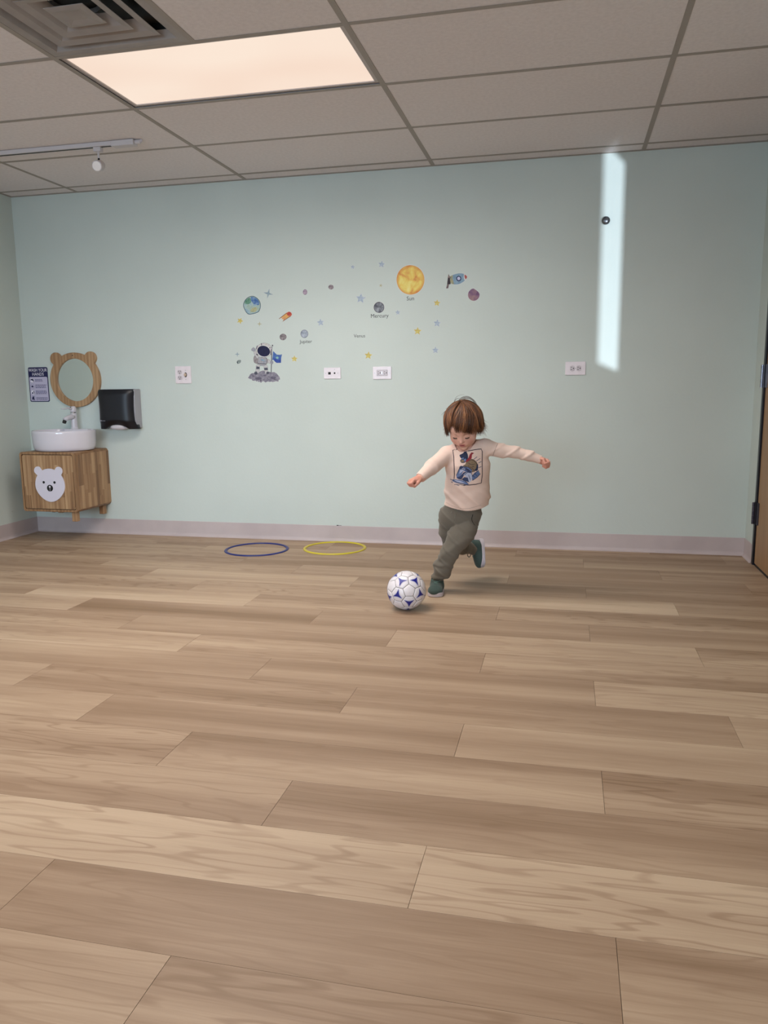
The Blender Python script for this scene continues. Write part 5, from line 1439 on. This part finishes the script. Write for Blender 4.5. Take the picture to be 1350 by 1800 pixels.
# ---- trousers
def sd_pants(P):
    hips = su([rc_flat(P, at(817, 868, -1.13), at(811.5, 888, -1.12), 0.083, 0.094, DD, 1.32), rc_flat(P, at(811.5, 888, -1.12), at(808.5, 903, -1.115), 0.094, 0.099, DD, 1.32)], 0.02)
    A1 = su([rc(P, pl[0], pl[1], 0.051, 0.054), rc(P, pl[1], pl[2], 0.054, 0.0425), rc(P, pl[2], pl[3], 0.0425, 0.0405), rc(P, pl[3], pl[4], 0.0405, 0.0265)], 0.016)
    t1, L1 = lcoord(P, pl[2], pl[4])
    A1 = A1 - 0.0075*np.maximum(0, np.sin(t1*88 + P[:, 0]*40 + 0.6))**2*np.clip((t1-0.02)/0.05, 0, 1)
    t0, L0 = lcoord(P, pl[0], pl[2])
    A1 = A1 - 0.0050*np.maximum(0, np.sin(t0*55 + P[:, 0]*60))**3
    e = (P - V3(pl[4])) @ V3((pl[4]-pl[3]).normalized()); A1 = smax(A1, e-0.018, 0.004)
    A2 = su([rc(P, tl[0], tl[1], 0.054, 0.047), rc(P, tl[1], tl[2], 0.047, 0.043), rc(P, tl[2], tl[3], 0.043, 0.037), rc(P, tl[3], tl[4], 0.037, 0.031)], 0.014)
    t2, L2 = lcoord(P, tl[2], tl[4])
    A2 = A2 - 0.0040*np.maximum(0, np.sin(t2*85+1))**2*np.clip((t2-0.02)/0.04, 0, 1)
    e2 = (P - V3(tl[4])) @ V3((tl[4]-tl[3]).normalized()); A2 = smax(A2, e2-0.003, 0.004)
    hips = smin(hips, rc(P, at(826, 905, -1.11), at(822, 922, -1.115), 0.054, 0.046), 0.02)
    hips2 = smin(hips, A2, 0.022)
    d = smin(hips2, A1, 0.005)
    zc_ = at(810, 884, -1.15).z; d = smax(d, P[:, 2]-zc_ - 0.9*np.minimum(0, P[:, 0]-(at(788, 884, -1.13).x)), 0.012)
    # keep the two legs apart below the crotch, and fold lines across the groin
    d = d - 0.0040*np.maximum(0, np.sin(P[:, 0]*70 + P[:, 2]*85 + 1.0))**3
    return d
M_PANTS = fabric('grey_fleece', '6E675C', '777066', scale=500, bump=0.001)
pants = sdf_obj('trousers', sd_pants, (3.0, -1.33, 0.05), (3.50, -0.84, at(810, 872, -1.1).z+0.03), 0.0028, M_PANTS, kid, None, ROOT)
pants['label'] = 'grey fleece jogging trousers'

# ---- shoes
def shoe(name, o, X, Z, label, lace_drop=False):
    x, y, z = frame(X, Z); M_ = np.array([list(x), list(y), list(z)], np.float32)
    WS = 1.12
    W = lambda a, b, c: o + x*a + y*b + z*c
    def up(P):
        p = (P - V3(o)) @ M_.T; p[:, 1] /= WS
        d = ell3(p, (0.113, 0, 0.024), (0.042, 0.0320, 0.0250))
        d = smin(d, rc_flat(p, (0.100, 0, 0.024), (0.040, 0, 0.031), 0.028, 0.030, (0, 0, 1), 1.0), 0.012)
        d = smin(d, rc(p, (0.036, 0, 0.030), (0.030, 0, 0.062), 0.0300, 0.0285), 0.012)
        d = smin(d, rc(p, (0.060, 0, 0.040), (0.085, 0, 0.036), 0.020, 0.018), 0.012)   # tongue
        d = smax(d, p[:, 2]-0.072+0.10*np.abs(p[:, 0]-0.03), 0.004)
        d = np.maximum(d, 0.010-p[:, 2])
        d = np.maximum(d, -rc(p, (0.030, 0, 0.062), (0.030, 0, 0.10), 0.0225, 0.0225))
        return d
    def so(P):
        p = (P - V3(o)) @ M_.T; p[:, 1] /= WS; q = p.copy(); q[:, 2] = 0
        f = rc(q, (0.029, 0.0, 0), (0.080, 0.0, 0), 0.0310, 0.0325); f = smin(f, rc(q, (0.08, 0, 0), (0.1180, 0.002, 0), 0.0325, 0.0340), 0.01)
        th = 0.0185 + 0.004*np.cos(p[:, 0]*42); zz = p[:, 2]
        rise = 0.05*np.maximum(0, p[:, 0]-0.125)
        return smax(smax(f, zz-th-rise, 0.004), rise*1.0-zz, 0.003)
    xs = [W(a, b, c) for a in (-0.01, 0.165) for b in (-0.045, 0.045) for c in (-0.01, 0.085)]
    lo = [min(v[i] for v in xs) for i in range(3)]; hi = [max(v[i] for v in xs) for i in range(3)]
    upper = sdf_obj(name, up, lo, hi, 0.002, M_SHOE, kid, None, ROOT, label)
    sdf_obj('sole', so, lo, hi, 0.002, M_SOLE, upper, None, ROOT, 'white rubber sole')
    bm = bmesh.new()
    for k, a in enumerate((0.058, 0.069, 0.080, 0.091)):
        h = 0.0640 - 0.20*(a-0.058)
        w_ = 0.016-0.001*k
        add_tube(bm, [W(a-0.003, -w_, h-0.008), W(a+0.002, -w_*0.5, h-0.001), W(a+0.004, 0, h+0.001), W(a+0.002, w_*0.5, h-0.001), W(a-0.003, w_, h-0.008)], 0.0017, 6)
        if k: add_tube(bm, [W(a-0.014, -w_*.7, h), W(a-0.004, w_*.5, h)], 0.0016, 6)
    add_tube(bm, [W(0.060, 0, 0.062), W(0.066, 0.014, 0.070), W(0.074, 0.020, 0.066), W(0.070, 0.010, 0.062), W(0.060, 0, 0.063)], 0.0016, 6)
    add_tube(bm, [W(0.060, 0, 0.062), W(0.064, -0.014, 0.072), W(0.072, -0.022, 0.070), W(0.070, -0.010, 0.062), W(0.060, 0, 0.063)], 0.0016, 6)
    lc = loc(bm, 'laces', M_LACE, upper)
    bm = bmesh.new()      # padded collar and heel tab
    N = 26; pts = []
    for k in range(N+1):
        a = 2*pi*k/N; cx_ = 0.0305 + 0.0255*cos(a); pts.append(W(cx_, 0.0255*sin(a), 0.0685 - 0.10*abs(cx_-0.03)))
    add_tube(bm, pts, 0.0048, 8, caps=False)
    loc(bm, 'collar', M_SHOE2, upper)
    return upper
M_SHOE = fabric('teal_mesh', '40504E', '4A5B58', scale=600, bump=0.0012)
M_SHOE2 = fabric('dark_teal_lining', '242F2F', '2B3838', scale=600)
M_SOLE = mat('white_rubber', 'CFC6CE', 'C7BEC8', rough=.5)
M_LACE = mat('grey_green_lace', '6E8B85', '5C7973', scale=200, rough=.7)
toeP = atz(763, 1050.5, 0.0); heelP = toeP + Vector((-0.03, 1.0, 0)).normalized()*0.152
shoe('shoe', heelP, toeP-heelP, (0, 0, 1), 'teal laced trainer standing on the floor')
h2 = at(848.5, 947, -0.885); t2_ = at(850, 995, -0.915)
shoe('shoe', h2, t2_-h2, Vector((-1.0, -0.42, 0.05)), 'teal laced trainer lifted behind, sole to the right')
# ---- small trouser details
bvh_p = None
def bvh_of(o):
    me = o.data; vs = [o.data.vertices[i].co + ROOT for i in range(len(me.vertices))]
    return BVHTree.FromPolygons(vs, [tuple(p.vertices) for p in me.polygons])
BS, BP = bvh_of(shirt), bvh_of(pants)
def project(bv, px, py, y0=-1.75, lift=0.0010):
    o = at(px, py, y0); d = ray(px, py).normalized()
    hit, nrm, _, _ = bv.ray_cast(o, d)
    if hit is None: return None, None
    if nrm.dot(d) > 0: nrm = -nrm
    return hit + nrm*lift, nrm
def seam(name, pts, bv, r, mt, f, parent, lift=0.0004):
    P = []
    for (x0, y0), (x1, y1) in zip(pts, pts[1:]):
        for s in range(6):
            q = f(x0+(x1-x0)*s/6, y0+(y1-y0)*s/6); h, _ = project(bv, *q, lift=lift)
            if h is not None: P.append(h)
    if len(P) > 1: return loc(tube(P, r, 6), name, mt, parent)
F3 = lambda x, y: (660+x/6.136, 880+y/6.136)
F2 = lambda x, y: (720+x/6.75, 680+y/6.75)
F1 = lambda x, y: (660+x/3.9706, 670+y/3.9706)
seam('drawstring', [(858, 118), (862, 150), (856, 195)], BP, 0.0022, mat('drawstring_grey', '7C776C', rough=.8), F3, pants)
seam('drawstring', [(828, 112), (822, 125), (812, 135)], BP, 0.0020, bpy.data.materials['drawstring_grey'], F3, pants)
seam('pocket_seam', [(1050, 150), (1038, 195), (1045, 230), (1075, 275)], BP, 0.0018, mat('pocket_dark', '2E2B26', rough=.9), F3, pants, 0.0002)  # thin dark line along the pocket seam

seam('sleeve_seam', [(855, 432), (838, 470), (822, 512), (818, 545)], BS, 0.0012, mat('seam_tan', 'A08678', rough=.9), F1, shirt, -0.0003)  # muted tan for the sleeve seam and the hem stitching
seam('collar', [(519, 420), (528, 442), (545, 468), (566, 486)], BS, 0.0026, M_SHIRT, F1, shirt, 0.0004)
seam('hem_stitching', [(492, 846), (530, 868), (570, 884), (612, 891), (660, 887), (700, 876), (745, 862)], BS, 0.0007, bpy.data.materials['seam_tan'], F1, shirt, -0.0001)
bm = bmesh.new()
for (px_, py_, rx__, ry__) in ((824.5, 975, 2.6, 4.2), (821.5, 970.5, 1.6, 2.6)):
    add_tube(bm, [at(px_+rx__*cos(2*pi*k/14), py_+ry__*sin(2*pi*k/14), -0.925+0.004*sin(4*pi*k/14)) for k in range(15)], 0.0020, 6, caps=False)
loc(bm, 'lace_loop', M_SHOE2, None)
# ---- print on the shirt
def cloth_patch(name, pts, mt, lift, parent, f=F2, step=7.0, sm=0):
    if sm: pts = smooth_poly(pts, sm)
    xs = [p[0] for p in pts]; ys = [p[1] for p in pts]
    vs = []
    for i in range(len(pts)):
        a, b = Vector(pts[i]), Vector(pts[(i+1) % len(pts)]); n = max(1, int((b-a).length/(step*1.2)))
        for s in range(n): vs.append(a.lerp(b, s/n))
    nbd = len(vs)
    def inside(x, y):
        c = False; j = len(pts)-1
        for i in range(len(pts)):
            xi, yi = pts[i]; xj, yj = pts[j]
            if (yi > y) != (yj > y) and x < (xj-xi)*(y-yi)/(yj-yi)+xi: c = not c
            j = i
        return c
    y = min(ys)+step
    while y < max(ys):
        x = min(xs)+step*0.7
        while x < max(xs):
            if inside(x, y) and min((Vector((x, y))-v).length for v in vs[:nbd]) > step*0.5: vs.append(Vector((x, y)))
            x += step
        y += step
    r = geometry.delaunay_2d_cdt([v.to_2d() for v in vs], [], [list(range(nbd))], 1, 1e-4)
    P = []
    for v in r[0]:
        h, _ = project(BS, *f(v.x, v.y), lift=lift)
        if h is None: return None
        P.append(h)
    me = bpy.data.meshes.new(name); me.from_pydata([tuple(p) for p in P], [], [tuple(t_) for t_ in r[2]])
    return loc(me, name, mt, parent)
def stroke(pts, w_):
    """closed outline of an open polyline with width w_"""
    L, R = [], []
    for i, p in enumerate(pts):
        a = Vector(pts[max(i-1, 0)]); b = Vector(pts[min(i+1, len(pts)-1)]); d = (b-a).normalized(); n = Vector((-d.y, d.x))*w_/2
        L.append((p[0]+n.x, p[1]+n.y)); R.append((p[0]-n.x, p[1]-n.y))
    return L + R[::-1]
I_BRN = mat('dark_print_ink', '3B2833', rough=.85); I_NVY = mat('navy_print_ink', '1E2741', '2A3452', scale=200, rough=.85); I_TAN = mat('tan_print_ink', '7A6650', '8C7860', scale=200, rough=.85)
I_RED = mat('red_print_ink', '8E2A35', rough=.85); I_BLU = mat('steel_blue_print_ink', '6E82AC', '5A6D98', scale=250, rough=.85); I_PAL = mat('pale_blue_print_ink', 'B5BBD4', rough=.85); I_DRK = mat('dark_blue_print_ink', '2F3A5C', '3B4870', scale=200, rough=.85)
pr = None
def P_(pts, mt, lift, sm=0, nm='shirt_print'): return cloth_patch(nm, pts, mt, lift, shirt, sm=sm)
P_(stroke([(650, 775), (700, 760), (780, 745), (850, 737), (862, 770), (860, 900), (862, 1040), (850, 1140), (790, 1155), (700, 1165), (640, 1160)], 9), I_BRN, 0.0006, nm='print_frame')
P_(stroke([(620, 748), (560, 742), (512, 752), (524, 830), (528, 930), (532, 1040), (528, 1090)], 9), I_BRN, 0.0006, nm='print_frame')
P_(stroke([(530, 1158), (600, 1155), (650, 1172), (700, 1150)], 6), I_NVY, 0.0007, nm='print_frame')
# riding bear: tan body, dark head, red scarf
P_([(690, 870), (740, 850), (790, 880), (815, 930), (790, 990), (740, 1020), (690, 990), (660, 940), (665, 900)], I_TAN, 0.0008, 1, 'bear_print')
P_([(795, 925), (812, 918), (810, 985), (790, 1000), (765, 990), (790, 965)], I_NVY, 0.0010, 0, 'bear_print')
P_([(590, 808), (612, 800), (640, 785), (650, 768), (680, 775), (695, 820), (690, 870), (670, 890), (640, 905), (605, 895), (600, 870), (620, 855), (600, 835)], I_NVY, 0.0010, 1, 'bear_print')
P_([(605, 870), (640, 862), (655, 885), (635, 905), (610, 900)], I_TAN, 0.0012, 1, 'bear_print')
P_([(640, 862), (665, 850), (675, 875), (655, 890)], I_BLU, 0.0012, 0, 'bear_print')
P_([(665, 880), (700, 840), (715, 800), (735, 778), (765, 785), (740, 805), (735, 850), (700, 880), (672, 895)], I_RED, 0.0013, 0, 'scarf_print')
P_([(640, 930), (690, 905), (720, 930), (700, 950), (640, 950)], I_TAN, 0.0011, 0, 'bear_print')
# snow machine
P_([(555, 1050), (595, 960), (640, 940), (700, 960), (740, 990), (735, 1020), (640, 1000), (610, 1050), (590, 1095), (560, 1085)], I_BLU, 0.0009, 0, 'vehicle_print')
P_([(590, 950), (612, 935), (640, 950), (700, 975), (735, 1010), (690, 1000), (640, 985), (600, 980)], I_DRK, 0.0012, 0, 'vehicle_print')
P_([(600, 985), (640, 955), (665, 975), (620, 1010), (590, 1030)], I_PAL, 0.0012, 0, 'vehicle_print')
P_([(560, 1075), (600, 1060), (640, 1015), (690, 1000), (735, 1010), (700, 1020), (650, 1040), (620, 1090), (585, 1098)], I_DRK, 0.0012, 0, 'vehicle_print')
P_([(640, 1040), (680, 1010), (725, 1020), (745, 1060), (735, 1110), (700, 1140), (690, 1080), (665, 1060)], I_PAL, 0.0013, 0, 'vehicle_print')
P_([(735, 1060), (770, 1020), (815, 990), (835, 1030), (800, 1070), (745, 1110)], I_BLU, 0.0011, 0, 'vehicle_print')
P_([(650, 1070), (690, 1075), (705, 1130), (640, 1110), (620, 1095)], I_DRK, 0.0014, 0, 'vehicle_print')
P_([(520, 1095), (560, 1100), (640, 1110), (690, 1140), (700, 1160), (620, 1150), (540, 1135), (505, 1115)], I_BLU, 0.0010, 0, 'vehicle_print')
P_([(530, 1105), (600, 1115), (660, 1140), (600, 1138), (535, 1120)], I_PAL, 0.0015, 0, 'vehicle_print')
for a_, b_ in (((700, 1045), (720, 1100)), ((750, 1050), (775, 1075)), ((775, 1030), (800, 1055)), ((760, 860), (800, 830)), ((790, 880), (835, 850)), ((815, 905), (850, 885)), ((820, 960), (850, 945)), ((485, 1095), (505, 1105)), ((495, 1125), (515, 1135)), ((560, 1165), (590, 1172))):
    P_(stroke([a_, b_], 6), I_DRK, 0.0016, 0, 'print_line')

P_([(596, 812), (606, 800), (618, 806), (612, 822), (600, 824)], I_NVY, 0.0011, 0, 'bear_print')
P_([(650, 782), (655, 768), (672, 770), (676, 786), (662, 792)], I_NVY, 0.0011, 0, 'bear_print')
P_([(612, 848), (640, 838), (646, 850), (622, 862)], I_BLU, 0.0013, 0, 'bear_print')
P_(stroke([(612, 893), (632, 900), (652, 890)], 7), I_NVY, 0.0015, 0, 'print_line')
for pts_ in ([(700, 905), (735, 925), (770, 915)], [(690, 935), (720, 955), (765, 945)], [(705, 880), (740, 862), (785, 895), (800, 930)], [(660, 940), (690, 985), (740, 1012)], [(735, 960), (760, 985), (770, 1010)]):
    P_(stroke(pts_, 5), I_BRN, 0.0016, 0, 'print_line')
for pts_ in ([(555, 1050), (595, 960), (640, 938), (705, 958), (742, 990)], [(600, 1095), (640, 1100), (690, 1142)], [(650, 1045), (690, 1012), (735, 1022), (748, 1065)], [(745, 1110), (800, 1072), (838, 1030)], [(740, 1062), (790, 1010), (818, 988)], [(510, 1100), (560, 1128), (640, 1150)], [(790, 985), (812, 960), (806, 925)]):
    P_(stroke(pts_, 6), I_NVY, 0.0016, 0, 'print_line')
